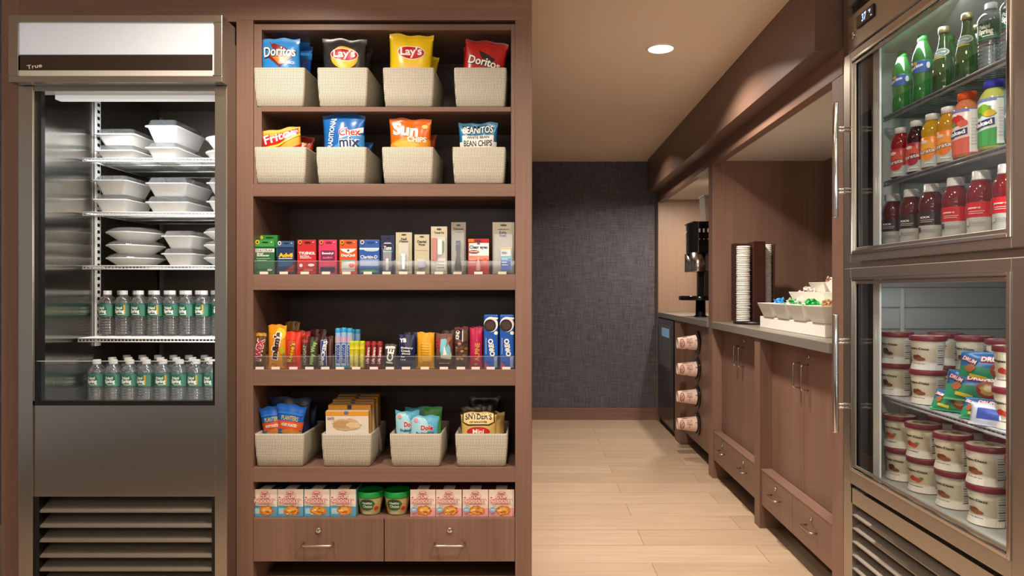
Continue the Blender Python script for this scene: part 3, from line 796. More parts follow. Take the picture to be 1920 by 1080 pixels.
area('upper_fridge_lamp', (BX + .03, 1.46, 1.61), .02, 2.6, (.93, .97, 1.0), rot=(math.radians(90), 0, math.radians(-22)), sy=.6, shape='RECTANGLE')
area('lower_fridge_lamp', (BX + .03, 1.46, .86), .02, 1.5, (.96, .97, 1.0), rot=(math.radians(90), 0, math.radians(-22)), sy=.56, shape='RECTANGLE')
area('upper_fridge_top_lamp', (BX + .035, 1.85, 1.918), .03, 1.6, (.93, .97, 1.0), rot=(math.radians(-8), math.radians(-25), 0), sy=.7, shape='RECTANGLE')
area('lower_fridge_top_lamp', (BX + .035, 1.85, 1.168), .03, .9, (.96, .97, 1.0), rot=(0, math.radians(-25), 0), sy=.7, shape='RECTANGLE')
area('niche_lamp', (1.26, 5.35, 1.925), .07, 15, WARM)

# ================================================================== foam containers in the left fridge
def tray_mesh(w, d, h, lid, rim=0.007, taper=0.022):
    """rectangular foam tray with rolled rim, floor at z=0, front edge at y=0, centred in x; lid is a clear raised cover"""
    t = MB(); a = (-w / 2, w / 2, 0, d)
    def ring(x0, x1, y0, y1, z, r=0.012, n=4):
        pts = []
        for cx, cy, a0 in ((x1 - r, y1 - r, 0), (x0 + r, y1 - r, 90), (x0 + r, y0 + r, 180), (x1 - r, y0 + r, 270)):
            for k in range(n + 1):
                t_ = math.radians(a0 + 90 * k / n); pts.append((cx + r * math.cos(t_), cy + r * math.sin(t_), z))
        return pts
    def loft(mb, rings, m, cap0=True, cap1=True):
        vs = [p for r in rings for p in r]; n = len(rings[0]); fs = []
        for j in range(len(rings) - 1):
            for k in range(n): fs.append((j * n + k, j * n + (k + 1) % n, (j + 1) * n + (k + 1) % n, (j + 1) * n + k))
        if cap0: fs.append(tuple(range(n))[::-1])
        if cap1: fs.append(tuple((len(rings) - 1) * n + k for k in range(n)))
        mb.add(vs, fs, m, True)
    s = taper
    R = [ring(-w/2+s, w/2-s, s, d-s, 0), ring(-w/2+s-.002, w/2-s+.002, s-.002, d-s+.002, .003), ring(-w/2+.004, w/2-.004, .004, d-.004, h-.004),
         ring(-w/2-rim*.4, w/2+rim*.4, -rim*.4, d+rim*.4, h-.004), ring(-w/2-rim*.4, w/2+rim*.4, -rim*.4, d+rim*.4, h), ring(-w/2+.006, w/2-.006, .006, d-.006, h), ring(-w/2+s+.003, w/2-s-.003, s+.003, d-s-.003, .006)]
    loft(t, R, FOAM)
    l = MB()
    loft(l, [ring(-w/2-.002, w/2+.002, -.002, d+.002, h+.0006), ring(-w/2+.004, w/2-.004, .004, d-.004, h+.003), ring(-w/2+.010, w/2-.010, .010, d-.010, h+lid-.002), ring(-w/2+.013, w/2-.013, .013, d-.013, h+lid)], LIDPET, False, True)
    return t, l
def oval_mesh(rx_, ry_, h, lid):
    t = MB(); t.lathe([(.60, 0), (.64, .002), (.97, h - .005), (1.02, h - .004), (1.03, h), (.94, h), (.6, .006), (0, .006)], FOAM, n=40, sx=rx_, sy=ry_, caps=True)
    l = MB(); l.lathe([(1.0, h + .001), (.95, h + lid * .45), (.78, h + lid * .85), (.5, h + lid), (0, h + lid)], LIDPET, n=40, sx=rx_, sy=ry_, caps=False)
    return t, l
def stack(kind, cx, y, zb, n, dims, base_lab, positions, group, tall=None):
    proto = None
    for k in range(n):
        if kind == 'tray': mt, ml = tray_mesh(*dims); pitch = dims[2] + dims[3]; nm = 'foam_container'
        else: mt, ml = oval_mesh(*dims); pitch = dims[2] + dims[3] * .86; nm = 'foam_plate' if dims[2] < .035 else 'foam_bowl'
        o = mt.build(nm, loc=(cx, y, zb + .0008 + k * (pitch + .0008)))
        l = ml.build('clear_lid', o)
        tag(o, f'{base_lab}, {positions[k]}', 'food container', group)
two = ['lower of the two', 'upper of the two']; three = ['lowest of the three', 'middle of the three', 'topmost of the three']
G1, G2, G3 = 'white lidded containers on the top fridge shelf', 'white lidded containers on the second fridge shelf', 'white lidded containers on the third fridge shelf'
z1, z2, z3, z4 = FSH
stack('tray', -1.545, 2.56, z1, 2, (.145, .19, .040, .020), 'white rectangular container, left stack on the top fridge shelf', two, G1)
stack('tray', -1.368, 2.55, z1, 1, (.118, .235, .048, .020), 'white long container, middle stack on the top fridge shelf', two, G1)
o_, l_ = tray_mesh(.118, .235, .058, .024)
o = o_.build('foam_container', loc=(-1.368, 2.55, z1 + .0705)); l_.build('clear_lid', o)
tag(o, 'white deep container with tall clear lid, upper in the middle stack, top fridge shelf', 'food container', G1)
stack('oval', -1.165, 2.66, z1, 2, (.078, .085, .042, .012), 'white round bowl at the right end of the top fridge shelf', two, G1)
stack('tray', -1.560, 2.555, z2, 2, (.125, .19, .052, .018), 'white square container, left stack on the second fridge shelf', two, G2)
stack('tray', -1.375, 2.60, z2, 2, (.158, .23, .048, .022), 'white wide container, middle stack on the second fridge shelf', two, G2)
stack('tray', -1.150, 2.58, z2, 2, (.130, .20, .048, .020), 'white container at the right end of the second fridge shelf', two, G2)
stack('oval', -1.520, 2.66, z3, 3, (.094, .110, .030, .020), 'white oval plate with clear dome, left stack, third fridge shelf', three, G3)
stack('tray', -1.325, 2.58, z3, 2, (.118, .20, .046, .019), 'white container, middle stack on the third fridge shelf', two, G3)
stack('oval', -1.158, 2.66, z3, 3, (.088, .110, .030, .020), 'white oval plate with clear dome, right stack, third fridge shelf', three, G3)

# ================================================================== water bottles
def lab_water(variant):
    """printing on the water bottle label"""
    g1, g2, w_, o_ = ink('#1d6b45'), ink('#4a8a72'), ink('#f4f7f2'), ink('#d6a23a')
    it = [('r', 0, .33, .5, .34, 1.0, g2), ('e', 0, -.02, .50, .52, 1.0, ink('#1f6438')), ('r', 0, .0, .04, 1.0, .05, g2), ('r', 0, 0, .965, 1.0, .06, ink('#2f858c')),
          ('t', 'Poland', -.05, .71, .34, .24, w_, 0, .03), ('t', 'Spring', -.02, .40, .46, .38, w_, 0, .05), ('r', 0, .05, .17, .34, .05, w_)]
    if variant: it.insert(3, ('r', 0, .22, .55, .09, .8, o_))
    return it
WB = [(0, .004), (.018, .003), (.024, 0), (.0275, .002), (.0297, .007)]
for k in range(6): WB += [(.0297, .010 + k * .0098), (.0284, .0125 + k * .0098), (.0283, .015 + k * .0098), (.0297, .0175 + k * .0098)]
WB += [(.0290, .070), (.0290, .119), (.0300, .121), (.0300, .126), (.0275, .133), (.0215, .142), (.0150, .148), (.0118, .152), (.0118, .160)]
def water_bottle(label, loc, variant, rz=0.0, group=None, cap='#f2f1ee'):
    o = MB().lathe(WB, PETW, n=22, caps=False).build('water_bottle', loc=loc, rz=rz)
    tag(o, label, 'water bottle', group)
    lp = [(.0293, .0705), (.0294, .072), (.0294, .117), (.0293, .1185)]
    lb = MB().lathe(lp, ink('#1a5a3e'), n=22, caps=False).build('paper_label', o)
    prints(lb, lab_water(variant), .070, .045, cyl_map([(.0295, 0), (.0295, 1)]), .0075, .02, name='lettering', z0=.072)
    MB().lathe([(.0128, .1515), (.0142, .152), (.0142, .1545), (.0138, .155), (.0138, .1665), (.0125, .168), (0, .168)], plastic(cap), n=22, caps=False).build('bottle_cap', o)
    return index_kids(o)
wp = [water_bottle('clear water bottle', (0, 0, -5), v) for v in (0, 1)]
used = [0, 0]
def put_water(loc, rz, lab, grp, var):
    if not used[var]:
        used[var] = 1; o = wp[var]; o.location = loc; o.rotation_euler[2] = rz; o['label'] = lab; o['group'] = grp
    else: dup(wp[var], loc, rz, lab, grp)
rr = random.Random(3)
Gu, Gl = 'water bottles on the wire shelf of the fridge', 'water bottles on the bottom deck of the fridge'
for k in range(9):
    x = ax(201.8 + 30.1 * k, 2.603)
    put_water((x, 2.603, .9785), rr.uniform(-.25, .35), f'clear water bottle, {ORD[k]} from left in the front row of the lowest wire shelf', Gu, [0, 1, 0, 1, 0, 0, 1, 0, 0][k])
for k in range(9):
    x = -1.598 + .0605 * k
    put_water((x, 2.69, .9785), rr.uniform(-.3, .3), f'clear water bottle, {ORD[k]} from left in the second row of the wire shelf', Gu, 0)
for r_, y in enumerate((2.535, 2.622, 2.709)):
    for k in range(9):
        x = -1.594 + .0606 * k + (.004 * r_)
        nm = ['front', 'second', 'third'][r_]
        put_water((x, y, .7265), rr.uniform(-.25, .35), f'clear water bottle, {ORD[k]} from left in the {nm} row on the bottom deck', Gl, [0, 0, 0, 1, 1, 0, 1, 0, 0][k] if r_ == 0 else 0)

# ================================================================== baskets
def basket(label, xl, xr, yf, zb, h, d=.235, tap=.007, group=None):
    cx = (xl + xr) / 2; w = xr - xl
    mb = MB()
    def rg(s, z, n=5, r=.008, bow=0.0):
        x0, x1, y0, y1 = -w / 2 + s, w / 2 - s, s, d - s; pts = []
        for qx, qy, a0 in ((x1 - r, y1 - r, 0), (x0 + r, y1 - r, 90), (x0 + r, y0 + r, 180), (x1 - r, y0 + r, 270)):
            for k in range(n + 1):
                a = math.radians(a0 + 90 * k / n); pts.append((qx + r * math.cos(a), qy + r * math.sin(a), z))
        return pts
    zs = [0, .003, h * .33, h * .66, h - .004, h]
    rings = [rg(tap + .003, 0)] + [rg(tap * (1 - z / h) - (.0015 * math.sin(PI * z / h)), z) for z in zs[1:-1]] + [rg(.001, h), rg(.006, h), rg(.007 + tap, .006)]
    vs = [p for r in rings for p in r]; n = len(rings[0]); fs = []
    for j in range(len(rings) - 1):
        for k in range(n): fs.append((j * n + k, j * n + (k + 1) % n, (j + 1) * n + (k + 1) % n, (j + 1) * n + k))
    fs.append(tuple(range(n))[::-1]); fs.append(tuple((len(rings) - 1) * n + k for k in range(n)))
    mb.add(vs, fs, WEAVE, True)
    o = mb.build('storage_basket', loc=(cx, yf, zb)); return tag(o, label, 'basket', group)
GB = 'woven beige baskets on the snack shelves'
SC = FPX / Y0
def bx_(x0, x1, yf): return ax(x0, yf), ax(x1, yf)
BASK = []
rows = [((474.6, 571.6), (593.6, 690), (717, 814.5), (850.8, 950)), ((476, 574), (591.7, 687), (715.4, 813), (847.6, 948)), ((475, 570), (601.7, 696.7), (730, 828), (853, 952))]
what = [['blue triangle chips', 'black potato chip bags', 'yellow potato chip bags', 'red triangle chips'], ['red and orange corn chips', 'blue snack mix bags', 'orange sun chips', 'blue and white bean chips'], ['blue nut bags', 'cereal cartons', 'light blue fruit pouches', 'brown pretzel bags']]
where = ['top', 'second', 'lower']
for r_, row in enumerate(rows):
    for k, (a, b) in enumerate(row):
        yf = [2.330, 2.330, 2.340][r_]; x0, x1 = bx_(a, b, yf)
        if x0 < SL + .001: x0 = SL + .001 + .0
        BASK.append((x0, x1, [.130, .122, .112][r_], [1.7735, 1.5145, .558][r_]))
        basket(f'woven beige basket on the {where[r_]} basket shelf holding {what[r_][k]}', x0, x1, yf, [1.7665, 1.5115 - .004, .551][r_], [.130, .122, .112][r_], [.26, .26, .24][r_], group=GB)

# ================================================================== bags in the baskets
W_ = ink('#f7f6f2'); RED = ink('#c3161c'); YEL = ink('#f5c518'); NAVY = ink('#1b2b6b'); BLK = ink('#17130f'); ORG = ink('#ef7a1a')
def bag_at(name, label, x0, x1, ytop, yf, zb, t, m, items, shift=0.0, **kw):
    """bag filling pixels x0..x1 with its top at ytop when it stands at depth yf on height zb"""
    xa, xb = ax(x0, yf), ax(x1, yf); zt = az(ytop, yf); w = xb - xa; h = zt - zb; xd = (xa + xb) / 2
    # the bag's foot has to stand inside its basket; the top may lean out
    bl, br, hb = min(BASK, key=lambda b: abs(b[3] - zb) * 10 + abs((b[0] + b[1]) / 2 - xd))[:3]
    bl += .016; br -= .016
    tw = kw.get('topw', 1.0); w /= tw; wr = w * (1 + (tw - 1) * min(1, hb / h))
    if wr > br - bl + .012: w *= (br - bl + .012) / wr; wr = br - bl + .012
    ry = kw.pop('ry', 0.0)
    def rng(ry): return bl + wr * .47 - min(0, math.sin(ry) * hb), br - wr * .47 - max(0, math.sin(ry) * hb)
    lo, hi = rng(ry); c = max(lo, min(hi, xd - math.sin(ry) * h * .7)) if lo <= hi else (lo + hi) / 2
    if shift: items = [sh1(p, shift) for p in items] if items else items
    return pouch(name, label, 'snack bag', w, h, t, m, items, (c, yf, zb), ry=ry, **kw)
def sh1(p, s):
    if p[0] == 'p': return ('p', [(x, min(1, z + s) if z > 0 else z) for x, z in p[1]], p[2])
    return p[:3] + (p[3] + s,) + p[4:]
ZB1, ZB2, ZB3 = 1.7735, 1.5145, .558
def doritos(bgm, tri, txt='Doritos'):
    return [('p', [(-.5, 0), (.5, 0), (.5, .25), (-.5, .25)], bgm), ('p', [(-.24, .82), (.22, .70), (.02, .52)], tri), ('p', [(-.30, .60), (.38, .60), (.02, .42)], ink('#7b1f14')), ('p', [(-.2, .60), (.28, .60), (.02, .46)], ORG),
            ('t', txt, .03, .655, .79, .17, BLK, 0, .06), ('t', txt, .025, .66, .77, .15, W_, 0, .02), ('t', 'COOL RANCH', .20, .49, .36, .045, W_)]
BLUE = foil('#2f8fe0'); BLUED = foil('#1e63c4')
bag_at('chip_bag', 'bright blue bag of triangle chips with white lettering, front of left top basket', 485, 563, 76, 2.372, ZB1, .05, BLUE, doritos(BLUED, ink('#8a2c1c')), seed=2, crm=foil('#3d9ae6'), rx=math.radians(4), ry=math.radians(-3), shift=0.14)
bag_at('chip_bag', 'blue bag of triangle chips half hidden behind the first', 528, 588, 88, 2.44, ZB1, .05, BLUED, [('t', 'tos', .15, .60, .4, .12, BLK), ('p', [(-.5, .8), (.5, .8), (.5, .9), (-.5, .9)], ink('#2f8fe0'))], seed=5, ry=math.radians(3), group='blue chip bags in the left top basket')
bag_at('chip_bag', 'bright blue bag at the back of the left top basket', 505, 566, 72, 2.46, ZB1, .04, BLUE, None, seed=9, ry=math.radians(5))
def lays(bg2):
    return [('e', 0, .02, .58, .62, .34, ink('#f1b51c')), ('e', 0, .02, .575, .56, .29, YEL), ('e', 0, .02, .62, .64, .20, W_), ('e', 0, .02, .62, .61, .175, RED), ('t', "Lay's", .02, .625, .50, .16, W_, 4, .03)]
CHAR = foil('#2c2c2e')
bag_at('chip_bag', 'black potato chip bag with red oval logo in the second top basket', 603, 692, 76, 2.372, ZB1, .055, CHAR, lays(0), seed=3, rx=math.radians(3), shift=0.13)
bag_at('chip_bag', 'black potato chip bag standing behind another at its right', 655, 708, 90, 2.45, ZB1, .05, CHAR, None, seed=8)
YF_ = foil('#f2cf12')
bag_at('chip_bag', 'yellow potato chip bag with red oval logo in the third top basket', 720, 803, 68, 2.372, ZB1, .055, YF_, lays(0)[2:] + [('b', 4, 0, .42, .6, .14, ink('#f0c35a'))], seed=4, crm=foil('#e8c010'), rx=math.radians(3), ry=math.radians(2), shift=0.12)
bag_at('chip_bag', 'yellow potato chip bag slumped at the right rear of the third top basket', 780, 834, 104, 2.47, ZB1, .05, YF_, [('b', 3, .1, .7, .4, .2, ink('#b98f14'))], seed=6, ry=math.radians(8))
REDF = foil('#b5181b')
bag_at('chip_bag', 'red bag of triangle chips with white lettering in the right top basket', 872, 953, 79, 2.372, ZB1, .05, REDF, [('p', [(-.16, .78), (.26, .66), (.06, .50)], BLK), ('t', 'Doritos', .02, .60, .80, .14, BLK, -8, .06), ('t', 'Doritos', .01, .605, .78, .125, W_, -8, .02), ('r', 0, 0, .2, 1, .3, ink('#7d0d10'))], seed=7, crm=foil('#8f1214'), ry=math.radians(8), rx=math.radians(3), shift=0.06)
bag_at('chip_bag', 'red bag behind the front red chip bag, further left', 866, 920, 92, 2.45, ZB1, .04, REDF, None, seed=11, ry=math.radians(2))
# second row
FR_ = foil('#e8a63a')
bag_at('chip_bag', 'orange and red corn chip bag leaning in the left basket, second shelf', 497, 576, 243, 2.372, ZB2, .05, FR_, [('p', [(-.5, 0), (.5, 0), (.5, .62), (.1, .50), (-.5, .60)], ink('#b8281c')), ('p', [(-.46, .66), (-.3, .62), (.0, .60), (.46, .80), (.46, .92), (-.1, .80), (-.42, .86)], RED),
       ('t', 'Fritos', .02, .80, .80, .19, RED, 10, .07), ('t', 'Fritos', .015, .805, .78, .165, W_, 10, .02), ('p', [(-.5, .58), (.0, .62), (.5, .78), (.5, .82), (0, .66), (-.5, .62)], YEL), ('t', 'ORIGINAL', .15, .48, .4, .05, W_)], seed=12, ry=math.radians(-6), rx=math.radians(5), crm=foil('#f0c15a'), shift=0.06)
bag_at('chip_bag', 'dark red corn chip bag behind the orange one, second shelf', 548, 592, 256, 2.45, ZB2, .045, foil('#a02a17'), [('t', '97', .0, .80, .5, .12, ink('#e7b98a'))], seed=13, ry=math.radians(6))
CH = foil('#1769b8')
bag_at('chip_bag', 'tall blue snack mix bag with red lettering in the second basket', 607, 687, 216, 2.372, ZB2, .055, CH, [('p', [(-.5, .0), (.5, 0), (.5, .6), (.05, .62), (-.12, .45), (-.5, .3)], ink('#3d97dd')), ('p', [(-.08, .52), (.48, .64), (.48, .72), (-.06, .60)], W_), ('t', 'Chex', .17, .63, .52, .13, W_, 6, .09), ('t', 'Chex', .17, .63, .50, .11, RED, 6, .02), ('t', 'mix', .17, .48, .50, .16, W_, 4, .09), ('t', 'mix', .17, .48, .48, .14, NAVY, 4, .02),
       ('t', 'TRADITIONAL', -.27, .60, .50, .13, ink('#cfe3f4'), 82), ('b', 5, .25, .36, .4, .1, ink('#d9b06a'))], seed=14, crm=foil('#0f4f94'), rx=math.radians(2), shift=0.1)
bag_at('chip_bag', 'blue snack mix bag low behind the tall one, second basket', 650, 708, 262, 2.46, ZB2, .05, CH, [('b', 3, .2, .8, .4, .1, W_)], seed=15, ry=math.radians(9))
SU = foil('#ea6d15')
bag_at('chip_bag', 'orange chip bag with white lettering in the third basket, second shelf', 734, 813, 224, 2.372, ZB2, .052, SU, [('p', [(-.5, 0), (.5, 0), (.5, .56), (.0, .62), (-.5, .50)], ink('#f39a2a')), ('b', 2, -.1, .48, .7, .14, ink('#f5b94a')), ('t', 'Sun', -.10, .72, .62, .20, W_, -3, .04), ('t', 'CHIPS', .18, .57, .46, .085, W_, -2, .03), ('b', 8, .36, .77, .16, .08, ink('#ffd98a'))], seed=16, crm=foil('#cf5a10'), rx=math.radians(2), shift=0.1)
bag_at('chip_bag', 'dark orange chip bag in shade behind the bright orange one', 792, 840, 253, 2.47, ZB2, .05, foil('#b34a12'), [('e', 0, .0, .76, .4, .16, ink('#e5a05a'))], seed=17, ry=math.radians(3))  # shade behind the front bag is put into its darker foil
BE = foil('#1f7fae')
bag_at('chip_bag', 'teal blue bean chip bag with white lower half in the right basket', 860, 934, 232, 2.372, ZB2, .05, BE, [('p', [(-.5, 0), (.5, 0), (.5, .58), (-.5, .58)], W_), ('t', 'BEANITOS', .0, .79, .80, .15, BLK, 0, .08), ('t', 'BEANITOS', .0, .79, .78, .125, W_, 0, .02), ('r', 0, 0, .61, .84, .16, W_), ('t', 'WHITE BEAN', .0, .66, .6, .045, BLK), ('t', 'BEAN CHIPS', .0, .56, .76, .10, BLK, 0, .02), ('b', 3, .2, .45, .5, .1, ink('#e8ddc6'))], seed=18, topw=1.06, rx=math.radians(3), crm=foil('#156a96'), shift=0.09)
# lower row
PL = foil('#155fc0')
def planters(): return [('r', 0, 0, .62, 1.0, .14, ink('#e25b22')), ('p', [(-.5, .0), (.5, .0), (.5, .55), (-.5, .55)], ink('#1d6a9c')), ('r', 0, 0, .82, .9, .03, ink('#2c79d2')), ('t', 'PLANTERS', 0, .74, .62, .075, ink('#d9c25a'), 0, .02), ('t', 'HONEY ROASTED', 0, .63, .6, .05, W_), ('b', 2, .1, .5, .9, .16, ink('#c9803a'))]
bag_at('nut_bag', 'blue nut bag with orange stripe at the far left of the lower basket', 478, 527, 760, 2.392, ZB3, .035, PL, planters(), seed=20, topw=1.42, ry=math.radians(-5), rx=math.radians(5), shift=0.04)
bag_at('nut_bag', 'blue nut bag with orange stripe beside the first, leaning right', 530, 586, 757, 2.378, ZB3, .035, PL, planters(), seed=21, topw=1.42, ry=math.radians(6), rx=math.radians(4), shift=0.04)
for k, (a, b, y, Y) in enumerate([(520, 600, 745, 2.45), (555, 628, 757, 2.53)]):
    bag_at('nut_bag', ['navy nut bag in shade behind the two blue ones', 'navy nut bag furthest back in the left lower basket'][k], a, b, y, Y, ZB3, .03, foil('#14264f'), None, seed=22 + k)  # deeper blue foil carries the shade at the back of the basket
# cartons of cereal, one behind the other
for k in range(6):
    Y = 2.372 + k * .032; w = .146; h = .190 + .004 * k - (0 if k else .012)
    xc = ax(652, 2.372) + [0, .0, .004, -.002, .003, .0][k]
    carton('cereal_carton', ['small cereal carton with oat picture and orange top band, front of the row', 'small cereal carton second in the row behind the oat picture', 'small cereal carton third in the row of cartons', 'small cereal carton fourth in the row of cartons', 'small cereal carton fifth in the row of cartons', 'small cereal carton at the back of the row of cartons'][k], 'cereal box', w, h, .026,
           paper('#e9e2d4') if not k else paper('#d9cfbb'), [('r', 0, 0, .955, 1.0, .09, ink('#e6a135')), ('e', 0, -.02, .965, .11, .07, ink('#5b7a9c')), ('b', 3, 0, .74, .78, .26, ink('#d9b68c')), ('b', 7, -.12, .75, .5, .16, ink('#c99f70')), ('b', 9, .15, .73, .4, .14, ink('#e8cfa8')), ('t', 'OATS', -.38, .86, .16, .05, ink('#7a4a86'))] if not k else [('r', 0, 0, .95, 1.0, .10, ink('#e6a135')), ('r', 0, .0, .95, .1, .1, ink('#3b3a44'))],
           (xc, Y, ZB3), group='cereal cartons in the lower basket', side=paper('#d8a24a'), top=paper('#cfc6b2'), rx=math.radians(3))
DO = foil('#5fb7d8')
def dole(): return [('p', [(-.5, 0), (.5, 0), (.5, .30), (-.5, .42)], ink('#8ec63f')), ('e', 0, -.2, .70, .7, .5, ink('#a6dcec')), ('t', 'Dole', .1, .72, .46, .12, W_, 0, .08), ('t', 'Dole', .1, .72, .44, .10, RED, 0, .04), ('t', 'Fruitocracy', .05, .60, .66, .08, NAVY, 3), ('t', 'apple', .05, .52, .5, .06, ink('#b0318d')), ('b', 3, .1, .42, .3, .1, ink('#8a3b22')), ('e', 0, -.32, .86, .16, .08, ink('#e89aa0'))]
bag_at('fruit_pouch', 'light blue fruit pouch at the left front of the third lower basket', 741, 786, 769, 2.385, ZB3, .03, DO, dole(), seed=30, rx=math.radians(4), shift=0.04)
bag_at('fruit_pouch', 'light blue fruit pouch leaning at the right front of the third lower basket', 777, 830, 777, 2.372, ZB3, .03, DO, dole(), seed=31, rx=math.radians(4), ry=math.radians(4), shift=0.04)
bag_at('fruit_pouch', 'blue and green fruit pouch standing behind the front two', 762, 832, 763, 2.44, ZB3, .03, foil('#2f8fa8'), [('r', 0, .25, .75, .5, .5, ink('#4fae4a'))], seed=32, topw=1.08)
SN = foil('#d9b566')
bag_at('pretzel_bag', 'brown and gold pretzel bag with red oval in the right lower basket', 864, 932, 770, 2.378, ZB3, .045, SN, [('p', [(-.5, 1), (.5, 1), (.5, .86), (.0, .92), (-.5, .86)], foil('#2a1a12')), ('p', [(-.44, .90), (.44, .90), (.46, .70), (.3, .64), (-.3, .64), (-.46, .70)], ink('#2f1c12')), ('p', [(-.41, .88), (.41, .88), (.43, .71), (.28, .665), (-.28, .665), (-.43, .71)], ink('#e6cf96')),
       ('t', "SNYDER'S", 0, .805, .74, .11, ink('#2f1c12'), 0, .03), ('t', 'OF HANOVER', 0, .705, .5, .035, ink('#2f1c12')), ('e', 0, 0, .53, .66, .17, ink('#a3161a')), ('e', 0, 0, .53, .62, .15, ink('#c9252a')), ('t', 'Mini', 0, .53, .32, .09, W_, 0, .02)], seed=33, crm=foil('#33241b'), rx=math.radians(3), shift=0.10)
bag_at('pretzel_bag', 'gold and brown pretzel bag turned sideways behind the front one', 915, 948, 772, 2.45, ZB3, .045, SN, [('r', 0, -.2, .6, .3, .8, ink('#2f1c12'))], seed=34)
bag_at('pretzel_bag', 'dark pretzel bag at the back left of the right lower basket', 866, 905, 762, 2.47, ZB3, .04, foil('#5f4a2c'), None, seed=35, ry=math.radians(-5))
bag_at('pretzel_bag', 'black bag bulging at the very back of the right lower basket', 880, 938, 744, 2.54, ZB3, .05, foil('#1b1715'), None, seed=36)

# ================================================================== acrylic organisers on the two middle shelves
def organiser(zb, label, xs):
    t = thing('acrylic_organiser', label, 'shelf organiser', ((SL + SR) / 2, Y0, zb))
    MB().box(SL + .002, SR - .002, Y0 + .004, Y0 + .0055, zb + .001, zb + .044, ACRYL).box(SL + .002, SR - .002, Y0 + .0035, Y0 + .006, zb + .044, zb + .0448, mat('#c9cdd0', .2)).build('front_lip', t, world=True)
    for x in xs:
        MB().box(x, x + .0012, Y0 + .006, 2.62, zb + .001, zb + .05, ACRYL).build('divider', t, world=True)
    for a, b in zip(xs, xs[1:]):
        c = (a + b) / 2
        MB().box(c - .014, c + .014, Y0 + .0015, Y0 + .0037, zb + .0006, zb + .009, mat('#efe6da', .4)).build('price_tag', t, world=True)
    return t
def xsf(px): return [ax(p, Y0 + .02) for p in px]
organiser(1.2015, 'clear acrylic organiser holding the medicine packs on the third shelf', [SL + .003] + xsf([516.5, 554.5, 595, 633.5, 671, 712.8, 741, 774.8, 806.3, 842, 875.5, 920]) + [SR - .004])
organiser(.8805, 'clear acrylic organiser holding the candy bars on the fourth shelf', [SL + .003] + xsf([501, 540, 567, 599.5, 626, 654, 686.5, 720, 746, 780.3, 816, 851, 879.5, 906, 935.3]) + [SR - .004])

YI = Y0 + .022
def item_box(nm, label, cat, x0, x1, yt, zb, d, mf, items, **kw):
    xa, xb = ax(x0, YI), ax(x1, YI)
    return carton(nm, label, cat, xb - xa, az(yt, YI) - zb, d, mf, items, ((xa + xb) / 2, YI, zb + .0005), **kw)
Z3 = 1.2015 + .001
def ring_deal(c): return [('e', 0, -.34, .93, .20, .13, ink(c)), ('e', 0, -.34, .93, .11, .07, ink('#5a3d1c'))]
HOOK = lambda c: [('e', 0, .05, .925, .36, .045, ink(c)), ('e', 0, .36, .93, .06, .03, ink('#f4efe6'))]
CASE = clear('clear_blister_case', (.95, .96, .97), gloss=.04, rough=.10, haze=.03, edge=.2)
def blister(o, w, h, d, y=-.0):   # clear security shell round a medicine pack
    MB().box(-w / 2 - .002, w / 2 + .002, -.0045, d + .001, .001, h * .80, CASE).build('clear_case', o, .0015)
def med(label, x0, x1, yt, c, items, d=.022, hook='#16301f', deal='#d9d23a'):
    xa, xb = ax(x0, YI), ax(x1, YI); w = xb - xa; h = az(yt, YI) - Z3
    o = item_box('medicine_pack', label, 'medicine box', x0 + .5, x1 - .5, yt, Z3, .002, ink(c), items + HOOK(hook) + ring_deal(deal), group='medicine packs on the third shelf')
    b = MB().box(-w / 2 + .002, w / 2 - .002, .002, d, .0, h * .78, ink(c)).build('inner_box', o); return o
med('green and white medicine pack, first at the left', 477, 515, 450, '#2f6f45', [('r', 0, 0, .69, 1, .10, W_), ('t', 'DULCOLAX', .0, .69, .84, .07, ink('#3a4a3a'), 0, .03), ('t', 'Stool', -.22, .60, .32, .055, W_), ('t', 'Softener', -.06, .545, .64, .06, W_), ('r', 0, -.05, .45, .7, .02, ink('#8fc09a')), ('r', 0, -.12, .40, .5, .02, ink('#8fc09a')), ('r', 0, 0, .90, 1, .2, ink('#3f9d4b')), ('e', 0, .28, .12, .26, .07, ink('#dfe6dd'))])
med('navy medicine pack with yellow lettering', 519, 552, 452, '#1c3360', [('t', 'Advil', 0, .57, .84, .13, YEL, 0, .06), ('r', 0, 0, .47, .8, .02, W_), ('r', 0, 0, .32, .8, .2, ink('#22557e')), ('p', [(-.1, .06), (.5, .06), (.5, .3)], ink('#a12c2c')), ('r', 0, 0, .90, 1, .18, ink('#3a5b86'))], hook='#101c38', deal='#e9e4d8')
med('red medicine pack with white lettering', 557, 593, 450, '#c5262c', [('t', 'TYLENOL', .02, .61, .88, .085, W_, 0, .05), ('t', 'EXTRA', -.1, .52, .5, .04, W_), ('t', 'STRENGTH', -.05, .47, .6, .035, W_), ('e', 0, -.3, .25, .18, .10, W_), ('e', 0, .25, .26, .34, .08, W_), ('r', 0, .1, .12, .5, .07, ink('#dd7a72'))], hook='#3a1213', deal='#e5983a')
med('pink medicine pack with purple panel', 597, 632, 450, '#d83a62', [('r', 0, 0, .54, .78, .30, ink('#7b2157')), ('t', 'Benadryl', 0, .60, .62, .08, W_, 0, .04), ('t', 'ALLERGY', 0, .48, .56, .05, ink('#ef8ba6')), ('r', 0, 0, .26, .78, .10, ink('#c94b6d')), ('r', 0, 0, .12, .8, .14, ink('#2b2f5e'))], hook='#7d1d38', deal='#ef8a4a')
